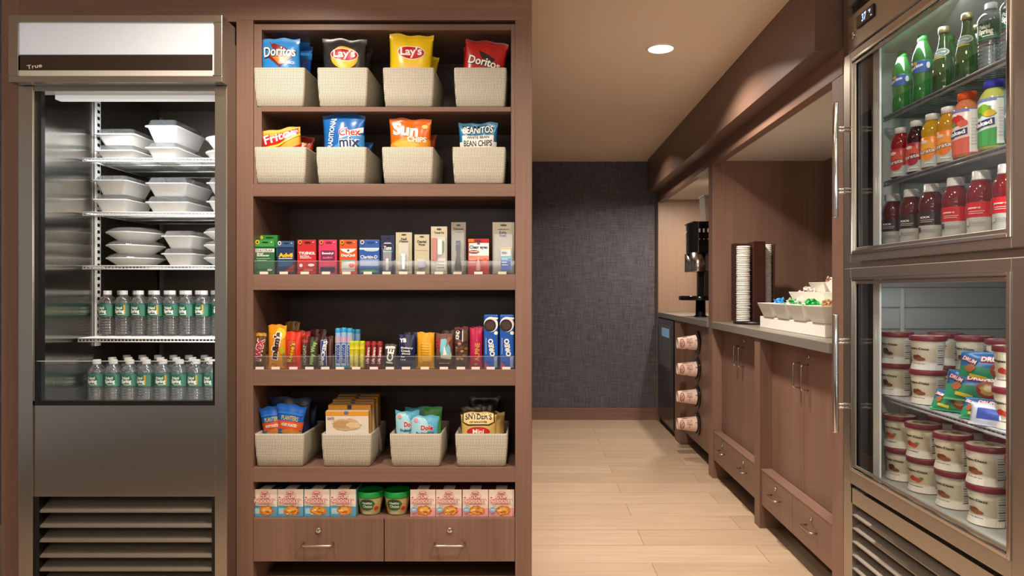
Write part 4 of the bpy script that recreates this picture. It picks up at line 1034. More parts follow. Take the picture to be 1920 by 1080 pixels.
med('orange and white cold medicine pack', 636, 670, 450, '#d9541f', [('p', [(-.48, .74), (.48, .74), (.3, .66), (0, .60), (-.3, .66)], W_), ('e', 0, 0, .69, .14, .06, ink('#2f4a4f')), ('t', 'DayQuil', 0, .54, .78, .10, W_, 0, .04), ('r', 0, 0, .38, .76, .06, ink('#58a7b5')), ('r', 0, 0, .22, .76, .28, ink('#cfd3cf')), ('b', 2, .2, .25, .4, .14, ink('#d9483c'))], hook='#511f0c', deal='#f0a53a')
med('bright blue allergy medicine pack', 673, 712, 450, '#1f58b0', [('r', 0, 0, .74, .96, .05, W_), ('e', 0, .1, .70, .7, .08, ink('#bcd4ec')), ('t', 'Claritin-D', -.02, .50, .84, .10, W_, 0, .02), ('r', 0, 0, .33, .9, .2, ink('#8fa6cf')), ('e', 0, 0, .08, .9, .1, ink('#4d9a4a'))], hook='#0e3f96', deal='#c6d3de')
# the green pack standing behind the first
xa = ax(502, 2.40)
carton('medicine_pack', 'green medicine pack standing behind the first, top edge showing', 'medicine box', .068, az(441, 2.40) - Z3, .02, ink('#2f8a3a'), [('e', 0, -.32, .94, .18, .09, ink('#c7c42e')), ('e', 0, .1, .94, .4, .04, ink('#11401c'))], (xa, 2.40, Z3), group='medicine packs on the third shelf')
def card(label, x0, x1, yt, c, items, cat='hanging pack', extra=None, nm='blister_card'):
    xa, xb = ax(x0, YI), ax(x1, YI); w = xb - xa; h = az(yt, YI) - Z3
    return item_box(nm, label, cat, x0, x1, yt, Z3, .0015, paper(c), items + [('e', 0, 0, .945, .30, .03, ink('#26221c'))], group='carded toiletries on the third shelf', extra=lambda o: extra(o, w, h) if extra else None)
def dome(o, w, h, cx, cz, ww, hh, d): MB().frustum((cx - ww / 2, cx + ww / 2, -.001, .0), (cx - ww / 2, cx + ww / 2, -.001, .0), CASE, cz - hh / 2, cz - hh / 2 + .0001).box(cx - ww / 2, cx + ww / 2, -d, -.0002, cz - hh / 2, cz + hh / 2, CASE).build('clear_blister', o, .002)
def ex_tube(o, w, h):
    MB().lathe([(0, .012), (.0052, .012), (.0055, .014), (.0055, .05), (.0045, .052), (0, .052)], plastic('#dfe0e2'), (0, -.007, 0), n=18, caps=False).build('lip_balm', o)
    dome(o, w, h, 0, h * .36, w * .6, h * .60, .013)
card('navy card with white oval logo and a silver lip balm tube', 714, 740, 442, '#1c2450', [('e', 0, 0, .70, .86, .28, ink('#3c4f86')), ('e', 0, 0, .70, .74, .22, ink('#141b42')), ('t', 'Tums', 0, .68, .56, .10, W_, 0, .03), ('r', 0, 0, .585, .66, .03, ink('#8fc4cc')), ('r', 0, 0, .80, .5, .02, W_)], extra=ex_tube, cat='lip balm pack')
def ex_clip(o, w, h):
    mb = MB(); mb.box(-.006, .006, -.005, -.0025, .016, .066, CHROME); mb.box(-.0045, .0045, -.009, -.007, .020, .060, CHROME); mb.frustum((-.006, .006, -.010, -.002), (-.0075, .0075, -.010, -.002), CHROME, .060, .068); mb.lathe([(.0028, -.011), (.0028, -.002)], CHROME, (0, 0, .048), n=12, axis='y')
    mb.build('nail_clipper', o, .0006); dome(o, w, h, 0, h * .42, w * .62, h * .68, .014)
card('cream card with a silver nail clipper', 742, 772.5, 436, '#c9c2a4', [('t', 'Nail', 0, .84, .34, .06, BLK), ('t', 'Clipper', 0, .775, .56, .06, BLK), ('r', 0, .0, .09, .6, .01, BLK)], extra=ex_clip, cat='nail clipper pack')
def ex_floss(o, w, h):
    MB().box(-.0125, .0125, -.014, -.0015, .020, .046, plastic('#b9bdd0')).build('floss_box', o, .003); dome(o, w, h, 0, .034, w * .66, .034, .0155)
card('cream card with a small grey dental floss box', 777, 805, 440, '#cbc4a8', [('t', 'Dental', 0, .82, .60, .07, BLK), ('t', 'Floss', 0, .745, .42, .05, BLK), ('r', 0, 0, .60, .8, .006, ink('#8f886f'))], extra=ex_floss, cat='dental floss pack')
def ex_kit(o, w, h):
    MB().box(-.023, -.006, -.009, -.0015, h * .27, h * .76, plastic('#c04a33')).build('red_case', o, .003)
    MB().box(-.004, .012, -.010, -.0015, h * .40, h * .72, plastic('#f0efec')).box(.012, .017, -.008, -.0015, h * .45, h * .7, plastic('#4b7a3c')).build('toothbrush_kit', o, .002)
    dome(o, w, h, 0, h * .42, w * .86, h * .72, .013)
card('tall cream card with a red and white travel kit', 808, 838.5, 425, '#cdc5ad', [('t', 'Travel Kit', 0, .87, .62, .045, BLK), ('r', 0, .12, .20, .6, .26, ink('#e9e2d4')), ('t', 'includes', .1, .26, .44, .03, BLK), ('t', 'comb case', .1, .20, .44, .03, BLK), ('t', 'tooth set', .1, .14, .44, .03, BLK)], extra=ex_kit, cat='travel kit pack')
def ex_raz(o, w, h):
    mb = MB(); mb.lathe([(0, .012), (.011, .012), (.012, .03), (.009, .045), (.006, .06), (.006, .078), (.0075, .082), (.0075, .108), (.006, .112), (0, .112)], BLACKG, (0, -.014, 0), n=20, caps=False); mb.build('trimmer', o)
    MB().lathe([(.0078, .083), (.0078, .106)], plastic('#2c2f6b'), (0, -.014, 0), n=20).build('blue_cap', o); dome(o, w, h, 0, h * .44, w * .86, h * .80, .028)
card('tall grey card with a black and blue trimmer', 846, 873.5, 417, '#857e70', [('t', 'Trimmer', 0, .87, .7, .045, BLK), ('r', 0, 0, .81, .6, .01, BLK)], extra=ex_raz, cat='trimmer pack')
def ex_drops(o, w, h):
    MB().lathe([(0, .010), (.0078, .010), (.0085, .013), (.0080, .030), (.0045, .042), (.0030, .052), (.0022, .058), (0, .058)], plastic('#e6a9a0'), (0, -.008, 0), n=18, caps=False).build('drop_bottle', o)
card('red and white eye drops pack with a small pink bottle', 877.5, 917, 448, '#c2222a', [('r', 0, .02, .70, .94, .36, W_), ('p', [(-.47, .52), (.49, .52), (.49, .40), (-.47, .40)], ink('#e8907c')), ('t', 'Clear eyes', 0, .75, .86, .12, NAVY, 0, .03), ('e', 0, 0, .86, .16, .05, ink('#5a6aa5')), ('e', 0, -.22, .63, .50, .10, ink('#8c1d22')), ('t', 'REDNESS', -.22, .635, .40, .035, W_), ('r', 0, -.28, .40, .3, .02, ink('#f1c3b8')), ('r', 0, -.28, .34, .3, .02, ink('#f1c3b8')), ('e', 0, .32, .38, .22, .14, ink('#e2622e')), ('r', 0, -.35, .95, .26, .09, ORG)], extra=ex_drops, cat='eye drops pack')
def ex_sol(o, w, h):
    b = MB().box(-.008, .026, -.018, -.0015, .012, .088, plastic('#dfe4e4')).build('solution_carton', o, .001)
    prints(b, [('r', 0, 0, .97, 1, .07, YEL), ('r', 0, 0, .58, 1, .12, ink('#63b8c9')), ('r', 0, 0, .46, 1, .14, ink('#2b8fd0')), ('r', 0, 0, .20, 1, .40, ink('#1b4fb0')), ('t', 'RENU', -.15, .78, .5, .10, NAVY), ('r', 0, -.1, .50, .6, .03, W_), ('r', 0, -.15, .36, .5, .03, W_), ('r', 0, -.1, .24, .6, .02, W_)], .034, .076, lambda x, z, e: (.009 + x, -.018 - e, .012 + z), name='printed_label')
    dome(o, w, h, 0, h * .40, w * .84, h * .74, .024)
card('widest grey card with a blue and white contact lens solution carton, far right', 923.5, 964.5, 417, '#a39c8c', [('t', 'ReNu', -.02, .80, .32, .06, ink('#3b3950'), 0, .02), ('t', 'Fresh', -.02, .74, .32, .05, ink('#3b3950')), ('t', 'contact lens care', .0, .865, .5, .02, BLK)], extra=ex_sol, cat='lens solution pack')

# ------------------------------------------------------------------ candy shelf
Z4 = .8805 + .001
def candy(nm, label, cat, x0, x1, yt, t, m, items, dy=0.0, **kw):
    Y = YI + t / 2 + dy; xa, xb = ax(x0, Y), ax(x1, Y)
    return pouch(nm, label, cat, xb - xa, az(yt, Y) - Z4, t, m, items, ((xa + xb) / 2, Y, Z4), N=16, waist=.02, **kw)
GC = 'candy bars standing on the fourth shelf'
candy('candy_bar', 'gold candy bar with upright red lettering, far left', 'candy bar', 473.5, 500, 624, .018, foil('#5a3f1e'), [('r', 0, 0, .95, 1, .08, foil('#c89a2e')), ('t', 'TWIX', .03, .50, .70, .54, W_, 80, .09), ('t', 'TWIX', .03, .50, .67, .46, ink('#b81e3c'), 78, .05)], group=GC, seed=1)
candy('candy_bag', 'yellow candy bag with brown upright lettering', 'candy bag', 503, 538, 609, .024, foil('#e69514'), [('e', 0, .22, .80, .5, .26, ink('#f3cc28')), ('t', "m&m's", -.04, .52, .66, .46, W_, 80, .12), ('t', "m&m's", -.04, .52, .62, .36, ink('#40220f'), 80, .06), ('e', 0, -.2, .10, .4, .14, ink('#f0a01c')), ('e', 0, .3, .42, .22, .2, ink('#b5b52a')), ('r', 0, .4, .2, .16, .3, ink('#8a7a3a'))], group=GC, seed=2)
candy('candy_bar', 'orange red peanut butter cup pack with yellow script lettering', 'candy bar', 534, 565.5, 622, .022, foil('#d9341a'), [('r', 0, -.05, .46, .5, .62, ink('#5a1d10')), ('r', 0, -.05, .46, .46, .60, ink('#d04a1c')), ('t', "Reese's", -.06, .44, .56, .34, ink('#5a2a10'), 78, .1), ('t', "Reese's", -.06, .44, .54, .28, YEL, 78, .02)], group=GC, seed=3)
candy('candy_bar', 'brown candy bar with silver nougat print', 'candy bar', 566.5, 578, 634, .016, foil('#4a3a30'), [('t', 'NOUGAT', 0, .45, .66, .5, ink('#9fa08f'), 90), ('r', 0, 0, .9, 1, .1, ink('#a0322a'))], group=GC, seed=4)
candy('candy_bar', 'green lettered brown candy bar', 'candy bar', 578.5, 598, 631, .018, foil('#3a2a20'), [('r', 0, 0, .5, .6, .8, ink('#3f4a30')), ('t', 'Milky Way', 0, .48, .74, .5, ink('#9fc07a'), 82, .04)], group=GC, seed=5)
candy('candy_bar', 'dark brown candy bar with blue and white upright lettering', 'candy bar', 600.5, 614.5, 631, .018, foil('#3b2420'), [('r', 0, 0, .48, .8, .84, W_), ('r', 0, 0, .48, .70, .82, ink('#2d3f9a')), ('t', 'SNICKERS', 0, .48, .78, .5, W_, 80, .04)], group=GC, seed=6)
candy('candy_bar', 'plain brown edge of a candy bar turned sideways', 'candy bar', 615, 625.5, 630, .018, foil('#4a2c26'), [('r', 0, 0, .5, .2, .8, ink('#7a5a50'))], group=GC, seed=7)
def roll(nm, label, cat, px, yt, r, m, items, dy=0.0, group=None, capc=None, zb=Z4):
    Y = YI + .008 + dy; h = az(yt, Y) - zb
    prof = [(0, .0), (r * .8, 0), (r, .003), (r, h - .003), (r * .8, h), (0, h)]
    o = MB().lathe(prof, m, n=18, caps=False).build(nm, loc=(ax(px, Y), Y, zb + .0005)); tag(o, label, cat, group)
    if items: prints(o, items, r * 2.4, h, cyl_map([(r, 0), (r, 1)]), r * .26, h)
    if capc: MB().lathe([(r * 1.03, h * .90), (r * 1.03, h - .002), (r * .8, h + .001), (0, h + .001)], capc, n=18, caps=False).build('twisted_end', o)
    return index_kids(o)
MN = [('r', 0, 0, .30, .9, .6, ink('#b9cdea')), ('t', 'mentos', 0, .36, .46, .62, ink('#23408f'), 90, .04), ('r', 0, 0, .72, 1, .16, ink('#c7b0cc')), ('r', 0, 0, .04, 1, .06, ink('#3aa5c8'))]
for k, px in enumerate((634.2, 645, 656)):
    roll('mint_roll', f'tall pale blue mint roll, {ORD[k]} from the left in front', 'mint roll', px, 616 - (k == 1), .0094, ink('#8fb5e0'), MN, group='pale blue mint rolls', capc=foil('#2f9fd4'), zb=Z4)
for k, px in enumerate((650.5, 661, 671)):
    roll('mint_roll', f'pale blue mint roll in the back row, {ORD[k]} from the left', 'mint roll', px, 618, .0090, ink('#6f93b4'), None, dy=.045, group='pale blue mint rolls', capc=foil('#2a86a8'))  # back rolls get darker ink to stand for the shade there
for k, px in enumerate((659, 669, 679.5)):
    if k == 0: px = 660.2
    roll('candy_roll', f'yellow fruit candy roll, {ORD[k]} from the left', 'candy roll', px, 640, .0092, foil('#c4bd1d'), [('r', 0, .0, .3, .5, .5, ink('#d6d06a')), ('r', 0, .0, .75, .9, .1, ink('#e4df30'))], group='yellow candy rolls', dy=-.004, capc=foil('#b6c81c'))
for k, px in enumerate((690.5, 701.5, 712.5)):
    roll('candy_roll', f'dark red candy roll, {ORD[k]} from the left', 'candy roll', px, 640, .0092, foil('#8c1c24'), [('t', 'Life Savers', 0, .48, .60, .46, W_, 84, .02), ('r', 0, .0, .9, 1, .08, ink('#b5333a'))], group='dark red candy rolls', dy=-.004)
o = candy('gum_pack', 'black and silver gum pack with large upright white letters', 'gum pack', 721, 744, 645, .02, foil('#4a4a46'), [('t', 'ICE', 0, .50, .62, .62, BLK, 82, .10), ('t', 'ICE', 0, .50, .60, .54, W_, 82, .04), ('r', 0, 0, .86, .8, .1, ink('#d8d8d4'))], group=GC, seed=8)
candy('snack_pack', 'navy snack pack with white lettering', 'snack bar', 747, 779.5, 627, .02, foil('#17224f'), [('t', 'YB', -.22, .82, .40, .12, W_, 0, .05), ('t', 'Blueberry', .02, .60, .7, .07, W_), ('t', 'Crunch', -.06, .52, .52, .07, W_), ('t', 'almond', -.04, .44, .5, .06, W_), ('t', 'bar', -.2, .35, .24, .05, W_), ('t', '1.4 oz', -.2, .26, .3, .05, W_), ('r', 0, 0, .12, 1, .24, ink('#33405f'))], group=GC, seed=9)
candy('snack_bar', 'plain golden yellow snack bar wrapper', 'snack bar', 782, 815, 623, .024, foil('#e0a114'), [('r', 0, .08, .45, .55, .5, ink('#efb52c'))] + [('r', 0, -.02, .66 - .07 * k, .5, .012, ink('#a8720e')) for k in range(5)], group=GC, seed=10)
candy('snack_bar', 'brown energy bar with pale blue mountain picture', 'snack bar', 817, 850, 625, .022, foil('#70463c'), [('p', [(-.2, .84), (.1, .86), (.34, .60), (.42, .34), (-.1, .30), (-.25, .5)], ink('#7fc7d8')), ('p', [(-.2, .42), (.42, .42), (.38, .26), (-.2, .30)], ink('#b9c2ae')), ('p', [(.0, .66), (.16, .40), (-.06, .38)], W_), ('t', 'CLIF', -.36, .72, .26, .26, ink('#b52a33'), 86, .06), ('r', 0, 0, .14, .96, .24, ink('#4f2326')), ('t', 'chocolate chip', .0, .15, .6, .03, W_), ('p', [(.2, .9), (.46, .86), (.1, .62)], ink('#9c5a44'))], group=GC, seed=11)
candy('snack_bar', 'slim patterned nut bar with small black label', 'snack bar', 852.5, 878, 613, .02, foil('#5f463a'), [('r', 0, -.15, .84, .42, .26, BLK), ('t', 'KIND', -.28, .82, .22, .26, W_, 86, .03), ('r', 0, .1, .8, .06, .3, W_)] + [('b', i, rr.uniform(-.36, .36), rr.uniform(.06, .68), .3, .07, ink(['#8f6a4a', '#b98a5c', '#3b2620', '#7a4436'][i % 4])) for i in range(18)] + [('r', 0, 0, .97, 1, .05, ink('#7d2430'))], group=GC, seed=12)
candy('snack_bar', 'bright pink snack bar with gold upright lettering', 'snack bar', 880.5, 905, 614, .024, foil('#b91f4f'), [('t', 'ALPINE', .1, .40, .44, .36, ink('#e0a05a'), 88), ('e', 0, 0, .10, .3, .06, ink('#e0a05a'))], group=GC, seed=13)
for k, (a, b) in enumerate(((907, 933.8), (937, 964))):
    OB = [('e', 0, .05, .815, 1.10, .30, W_), ('e', 0, -.07, .80, .98, .24, ink('#2b1a14')), ('e', 0, -.07, .80, .72, .17, ink('#4a3128')), ('b', 4, .36, .66, .3, .08, W_), ('b', 6, .30, .93, .5, .05, W_), ('t', 'OREO', .04, .39, .33, .36, W_, 98, .05), ('r', 0, -.34, .42, .03, .30, ink('#cfdcf2')),
          ('r', 0, .33, .12, .22, .20, ink('#8fa3c8')), ('p', [(-.46, .0), (.0, .0), (-.4, .13)], ink('#d4465a'))]
    # keep the cookie picture inside the face
    OB[0] = ('e', 0, .0, .82, .98, .28, W_); OB[1] = ('e', 0, -.06, .80, .84, .23, ink('#2b1a14')); OB[2] = ('e', 0, -.06, .80, .62, .16, ink('#4a3128'))
    item = carton('cookie_pack', ['blue cookie sleeve with cookie picture, left of the pair', 'blue cookie sleeve with cookie picture, right against the shelf side'][k], 'cookie pack', ax(b, YI) - ax(a, YI), az(590, YI) - Z4, .045, foil('#1559b8'), OB, ((ax(a, YI) + ax(b, YI)) / 2, YI, Z4), bevel=.004, group='blue cookie sleeves')
# bags behind the front row, their foil darkened for the shade there
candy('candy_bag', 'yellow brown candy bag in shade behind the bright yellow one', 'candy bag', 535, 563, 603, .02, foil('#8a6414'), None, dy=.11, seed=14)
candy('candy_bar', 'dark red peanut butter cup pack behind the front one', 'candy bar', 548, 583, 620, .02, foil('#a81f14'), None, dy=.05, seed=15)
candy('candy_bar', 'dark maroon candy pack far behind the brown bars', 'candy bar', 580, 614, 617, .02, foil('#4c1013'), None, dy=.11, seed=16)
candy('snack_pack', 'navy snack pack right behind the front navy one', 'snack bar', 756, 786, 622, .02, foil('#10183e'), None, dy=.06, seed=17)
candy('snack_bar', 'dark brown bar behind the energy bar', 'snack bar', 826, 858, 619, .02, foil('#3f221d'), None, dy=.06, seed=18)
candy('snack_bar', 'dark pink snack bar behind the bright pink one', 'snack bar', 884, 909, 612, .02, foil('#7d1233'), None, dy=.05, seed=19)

# ------------------------------------------------------------------ cup noodle boxes and soup bowls
Z5 = .380 + .0005
def noodle(k, x0, x1, pink):
    Yn = 2.352; xa, xb = ax(x0, Yn), ax(x1, Yn); w = xb - xa - .001; h = .0925 if not pink else .0915
    acc = '#d9486a' if pink else '#5aa9cf'; r_ = ink('#d03a54')
    low = [('p', [(-.5, 0), (.5, 0), (.5, .32), (-.5, .30)], ink('#e9a7ae' if pink else '#6fb4d4'))] if pink else [('p', [(-.5, 0), (.5, 0), (.5, .36), (-.5, .40)], ink('#5aa9cf')), ('r', 0, -.3, .2, .3, .2, ink('#a9d6e8'))]
    it = low + [('b', 3 + k, .06, .21, .72, .42, ink('#d9822e')), ('b', 8 + k, .06, .22, .54, .30, ink('#eeb65a')), ('b', 5 + k, .1, .17, .20, .10, ink('#c56a22'))] + [('b', 9 + q, .06 + .24 * math.cos(q * 1.9 + k), .21 + .11 * math.sin(q * 2.7), .10, .06, ink(['#b5551c', '#f4cf80', '#d98a3a'][q % 3])) for q in range(9)] + [('e', 0, .3, .2, .01, .01, r_), ('b', 2, -.05, .24, .12, .07, ink('#f5dc9a')), ('e', 0, 0, .90, .30, .07, ink('#cf3550')), ('e', 0, 0, .905, .22, .03, W_),
                ('t', 'CUP', 0, .745, .46, .15, r_, 0, .14), ('t', 'CUP', 0, .745, .43, .125, ink('#f8ece2'), 0, .03), ('t', 'NOODLES', 0, .585, .88, .15, r_, 0, .13), ('t', 'NOODLES', 0, .585, .84, .12, ink('#f8ece2'), 0, .03), ('r', 0, 0, .485, .5, .02, r_), ('e', 0, -.4, .72, .08, .05, r_)]
    if pink: it += [('e', 0, -.34, .27, .26, .20, ink('#7fb4dc')), ('t', 'NEW', -.34, .27, .16, .06, W_)]
    o = carton('noodle_box', f'{"pink" if pink else "blue"} and white cup noodle box, {ORD[k]} of four from the {"left among the pink ones" if pink else "left among the blue ones"}', 'noodle box', w, h, .085, paper('#f4e9d8'), it, ((xa + xb) / 2, Yn, Z5), group='pink noodle boxes' if pink else 'blue noodle boxes',
               side=paper('#7fb3c9' if not pink else '#d98a94'), top=paper('#17304a' if not pink else '#5d1220'))
    MB().box(-w * .22, w * .22, -.0006, .05, h + .0002, h + .0008, paper('#d9d3cb')).build('lid_tab', o)
    # a second box behind each
    return o
for k, (a, b) in enumerate(((474.5, 520), (520.3, 569), (570, 618.5), (619, 667.5))): noodle(k, a, b, 0)
for k, (a, b) in enumerate(((769, 816.7), (817.2, 866), (867, 915.6), (916.2, 964.5))): noodle(k, a, b, 1)
for k, px in enumerate((695.3, 745.5)):
    Yb = 2.395; c = ax(px, Yb)
    prof = [(0, 0), (.030, 0), (.032, .002), (.0425, .055), (.0435, .062)]
    o = MB().lathe(prof, paper('#c9b97a'), n=36, caps=False).build('soup_bowl', loc=(c, Yb, Z5)); tag(o, ['soup bowl with green lid, left of the two, beside blue noodle boxes', 'soup bowl with green lid, right of the two, beside pink noodle boxes'][k], 'soup bowl', 'soup bowls with green lids')
    MB().lathe([(.0440, .060), (.0465, .0605), (.0468, .064), (.0455, .0775), (.044, .080), (.040, .080), (.039, .077), (0, .077)], mat('#159a45', .35), n=36, caps=False).build('bowl_lid', o)
    prints(o, [('r', 0, 0, .5, 1, 1, ink('#cbbd85')), ('e', 0, -.05, .62, .60, .72, ink('#1f6e3c')), ('t', 'HARVEST', -.06, .86, .42, .10, ink('#12301c'), 0, .04), ('t', 'Healthy', -.04, .72, .36, .18, W_, 0, .02), ('t', 'Choice', -.04, .53, .34, .18, W_, 0, .02), ('b', 4, .30, .42, .30, .56, ink('#e0a65a')), ('b', 7, .28, .38, .2, .3, ink('#b5502a')), ('b', 2, -.32, .25, .26, .34, ink('#c9863e')), ('r', 0, -.05, .12, .3, .12, ink('#d9d3b0')), ('b', 5, -.42, .6, .12, .3, ink('#8fae3a'))],
           .092, .056, cyl_map(prof[2:]), .0065, .014, z0=.0025)

# ================================================================== drinks in the tall fridge
A0 = math.radians(-62)       # labels face the corridor
XF = 1.158
def yx(px, X=XF): return X * FPX / (px - VX)
def bottle(nm, label, cat, prof, mbody, loc, cap=None, lab=None, group=None, rz=A0, n=26, extra=None):
    o = MB().lathe(prof, mbody, n=n, caps=False).build(nm, loc=loc, rz=rz); tag(o, label, cat, group)
    if lab:
        z0, z1, mm, items, r = lab
        if mm is not None:
            pr = [(r - .0004, z0), (r, z0 + .0005), (r, z1 - .0005), (r - .0004, z1)] if not isinstance(r, list) else r
            l = MB().lathe(pr, mm, n=n, caps=False).build('bottle_label', o)
        else: l = o; pr = r
        R = pr if isinstance(r, list) else [(r, 0), (r, 1)]
        rad = R[0][0]
        if items: prints(l, items, rad * 2.6, z1 - z0, cyl_map(R), rad * .26, .02, name='lettering', z0=z0)
    if cap:
        pc, mc = cap; MB().lathe(pc, mc, n=n, caps=False).build('bottle_cap', o)
    if extra: extra(o)
    return index_kids(o)
RU, RM, RD = RSH[0] + .001, RSH[1] + .001, 1.2885
# --- top shelf
def sprite(label, px, h, k):
    pr = [(0, .004), (.02, 0), (.027, .003), (.029, .012), (.0285, .035), (.0262, .055), (.029, .078), (.029, .120), (.0295, .125), (.027, .142), (.020, .162), (.0135, .178), (.0125, .184), (.0125, .19)]
    s = h / .2; pr = [(r, z * s) for r, z in pr]
    L = [('r', 0, .1, .5, .6, .9, ink('#2d63b0')), ('e', 0, -.1, .80, .22, .26, YEL), ('t', 'Sprite', -.05, .50, .56, .34, W_, 14, .05), ('e', 0, .40, .55, .14, .5, W_), ('r', 0, -.3, .2, .3, .2, ink('#3aa34a'))]
    return bottle('soda_bottle', label, 'soda bottle', pr, GREENW, (XF, yx(px), RU), ([(.0130, .181 * s), (.0148, .182 * s), (.0148, .196 * s), (.0138, .199 * s), (0, .199 * s)], plastic('#2f8f3a')), (.082 * s, .119 * s, ink('#23804d'), L, .0296), 'green soda bottles on the top shelf')
sprite('green soda bottle with blue label, farthest left on the top drink shelf', 1692, .190, 0)
sprite('green soda bottle with blue label, second from the left on the top drink shelf', 1730.5, .200, 1)
def mineral(label, px, h):
    pr = [(0, .006), (.024, .003), (.029, 0), (.0305, .004), (.0312, .03), (.0305, .055), (.0265, .082), (.0200, .110), (.0145, .132), (.0122, .150), (.0122, .160), (.0135, .161), (.0135, .165), (.0122, .167)]
    s = h / .178; pr = [(r, z * s) for r, z in pr]
    L = [('e', 0, 0, .5, .72, .62, ink('#dfe3d6')), ('e', 0, 0, .5, .60, .50, ink('#7fa08a')), ('t', 'Perrier', 0, .55, .5, .16, W_, 0, .03), ('b', 5, 0, .35, .3, .16, ink('#d9dcc8')), ('r', 0, -.0, .12, .5, .05, YEL)]
    return bottle('mineral_water_bottle', label, 'glass bottle', pr, GREENG, (XF, yx(px), RU), ([(.0135, .161 * s), (.0150, .162 * s), (.0150, .174 * s), (.0140, .178 * s), (0, .178 * s)], mat('#c9bf8e', .28, .8)), (.085 * s, .125 * s, None, L, [(interp(pr, z * .001 * s) + .0006, z * .001 * s) for z in range(80, 131, 5)]), 'green glass bottles on the top shelf')
mineral('green glass bottle with gold cap and round emblem, left of the two', 1770, .183)
mineral('green glass bottle with gold cap and round emblem, right of the two', 1814, .180)
for k, px in enumerate((1858, 1902)):
    Y = yx(px)
    dup(wp[0], (XF, Y, RU), A0 + .15, ['clear water bottle with green label on the top shelf, beside the glass bottles', 'clear water bottle with green label on the top shelf, nearest the door edge'][k], 'water bottles in the tall fridge')
# back row on the top shelf
for k, px in enumerate((1712, 1760, 1806, 1850)):
    pass
# --- middle shelf
J6 = [(0, .004), (.022, .0), (.028, .003), (.0300, .010), (.0300, .092), (.0290, .096), (.0305, .102), (.0300, .112), (.0265, .126), (.0195, .137), (.0165, .141), (.0165, .150)]
JC = ([(.0168, .1415), (.0192, .142), (.0192, .158), (.0180, .160), (0, .160)], plastic('#f0efea'))
def jbot(label, px, c, lc, txt, fruit, k):
    L = [('p', [(-.5, 0), (.5, 0), (.5, .40), (-.5, .30)], ink('#b8c4c9')), ('e', 0, -.02, .55, .62, .70, ink(fruit)), ('e', 0, .05, .42, .40, .42, ink(lc)), ('e', 0, -.1, .84, .3, .12, ink('#f0d6c8')), ('t', txt, -.02, .52, .62, .16, ink('#1f3d2a'), 8, .06), ('t', txt, -.02, .52, .60, .13, W_, 8, .02), ('r', 0, .1, .12, .3, .03, W_)]
    return bottle('juice_bottle', label, 'juice bottle', J6, juice(c), (XF, yx(px), RM), JC, (.006, .092, ink(lc), L, .0303), 'juice bottles with white caps on the middle shelf')
jbot('red juice bottle with white cap, far left of the middle shelf', 1690, '#a3121a', '#c23a3a', 'Strata', '#d9584c', 0)
jbot('dark purple red juice bottle with white cap, second from the left', 1720, '#3c0b12', '#a3243a', 'Strata', '#d9584c', 1)
jbot('yellow orange juice bottle with white cap, third from the left', 1749, '#d9a514', '#ec8a1e', 'Strata', '#f5b040', 2)
jbot('orange juice bottle with white cap, partly behind the smoothie bottle', 1779, '#d99a14', '#e8791a', 'Strata', '#f0a040', 3)
N6 = [(0, .004), (.026, 0), (.0335, .004), (.0350, .012), (.0350, .126), (.0340, .134), (.0270, .148), (.0210, .156), (.0200, .160), (.0200, .166)]
def naked(label, px, c, top, bot, capc, k):
    L = [('p', [(-.5, 0), (.5, 0), (.5, .40), (-.5, .30)], ink(bot)), ('r', 0, 0, .97, 1, .06, ink('#7a86c9')), ('r', 0, .38, .5, .26, .95, ink('#eef0ee')), ('b', 3 + k, -.08, .76, .52, .26, ink(['#c9322c', '#7fb52c'][k])), ('b', 6 + k, .08, .68, .34, .16, ink(['#e0604a', '#d9b52c'][k])), ('b', 1, -.2, .68, .2, .12, ink(['#6a9a3a', '#4f8f2a'][k])),
         ('p', [(-.44, .36), (.20, .44), (.20, .58), (-.44, .50)], NAVY), ('t', 'Naked', -.12, .475, .54, .10, W_, 7, .04)] + [('r', 0, .38, .2 + .07 * i, .2, .008, ink('#8a8f95')) for i in range(9)]
    return bottle('smoothie_bottle', label, 'smoothie bottle', N6, juice(c), (XF + .004, yx(px), RM), ([(.0202, .158), (.0235, .159), (.0235, .176), (.022, .179), (0, .179)], plastic(capc)), (.012, .130, ink(top), L, .0354), 'smoothie bottles on the middle shelf')
naked('pink smoothie bottle with orange cap', 1811, '#e08a5a', '#f0d8d0', '#d9604c', '#ef5a1e', 0)
naked('green smoothie bottle with blue cap', 1861, '#c9cc6a', '#dfe8e4', '#3f9d4c', '#3b3fb5', 1)
bottle('smoothie_bottle', 'blue labelled smoothie bottle cut off by the door edge', 'smoothie bottle', N6, juice('#6a3f7a'), (XF + .004, yx(1913), RM), ([(.0202, .158), (.0235, .159), (.0235, .176), (.022, .179), (0, .179)], plastic('#7a2f6a')), (.012, .130, ink('#3f8fa0'), [('t', 'Naked', -.1, .47, .54, .1, W_)], .0354))
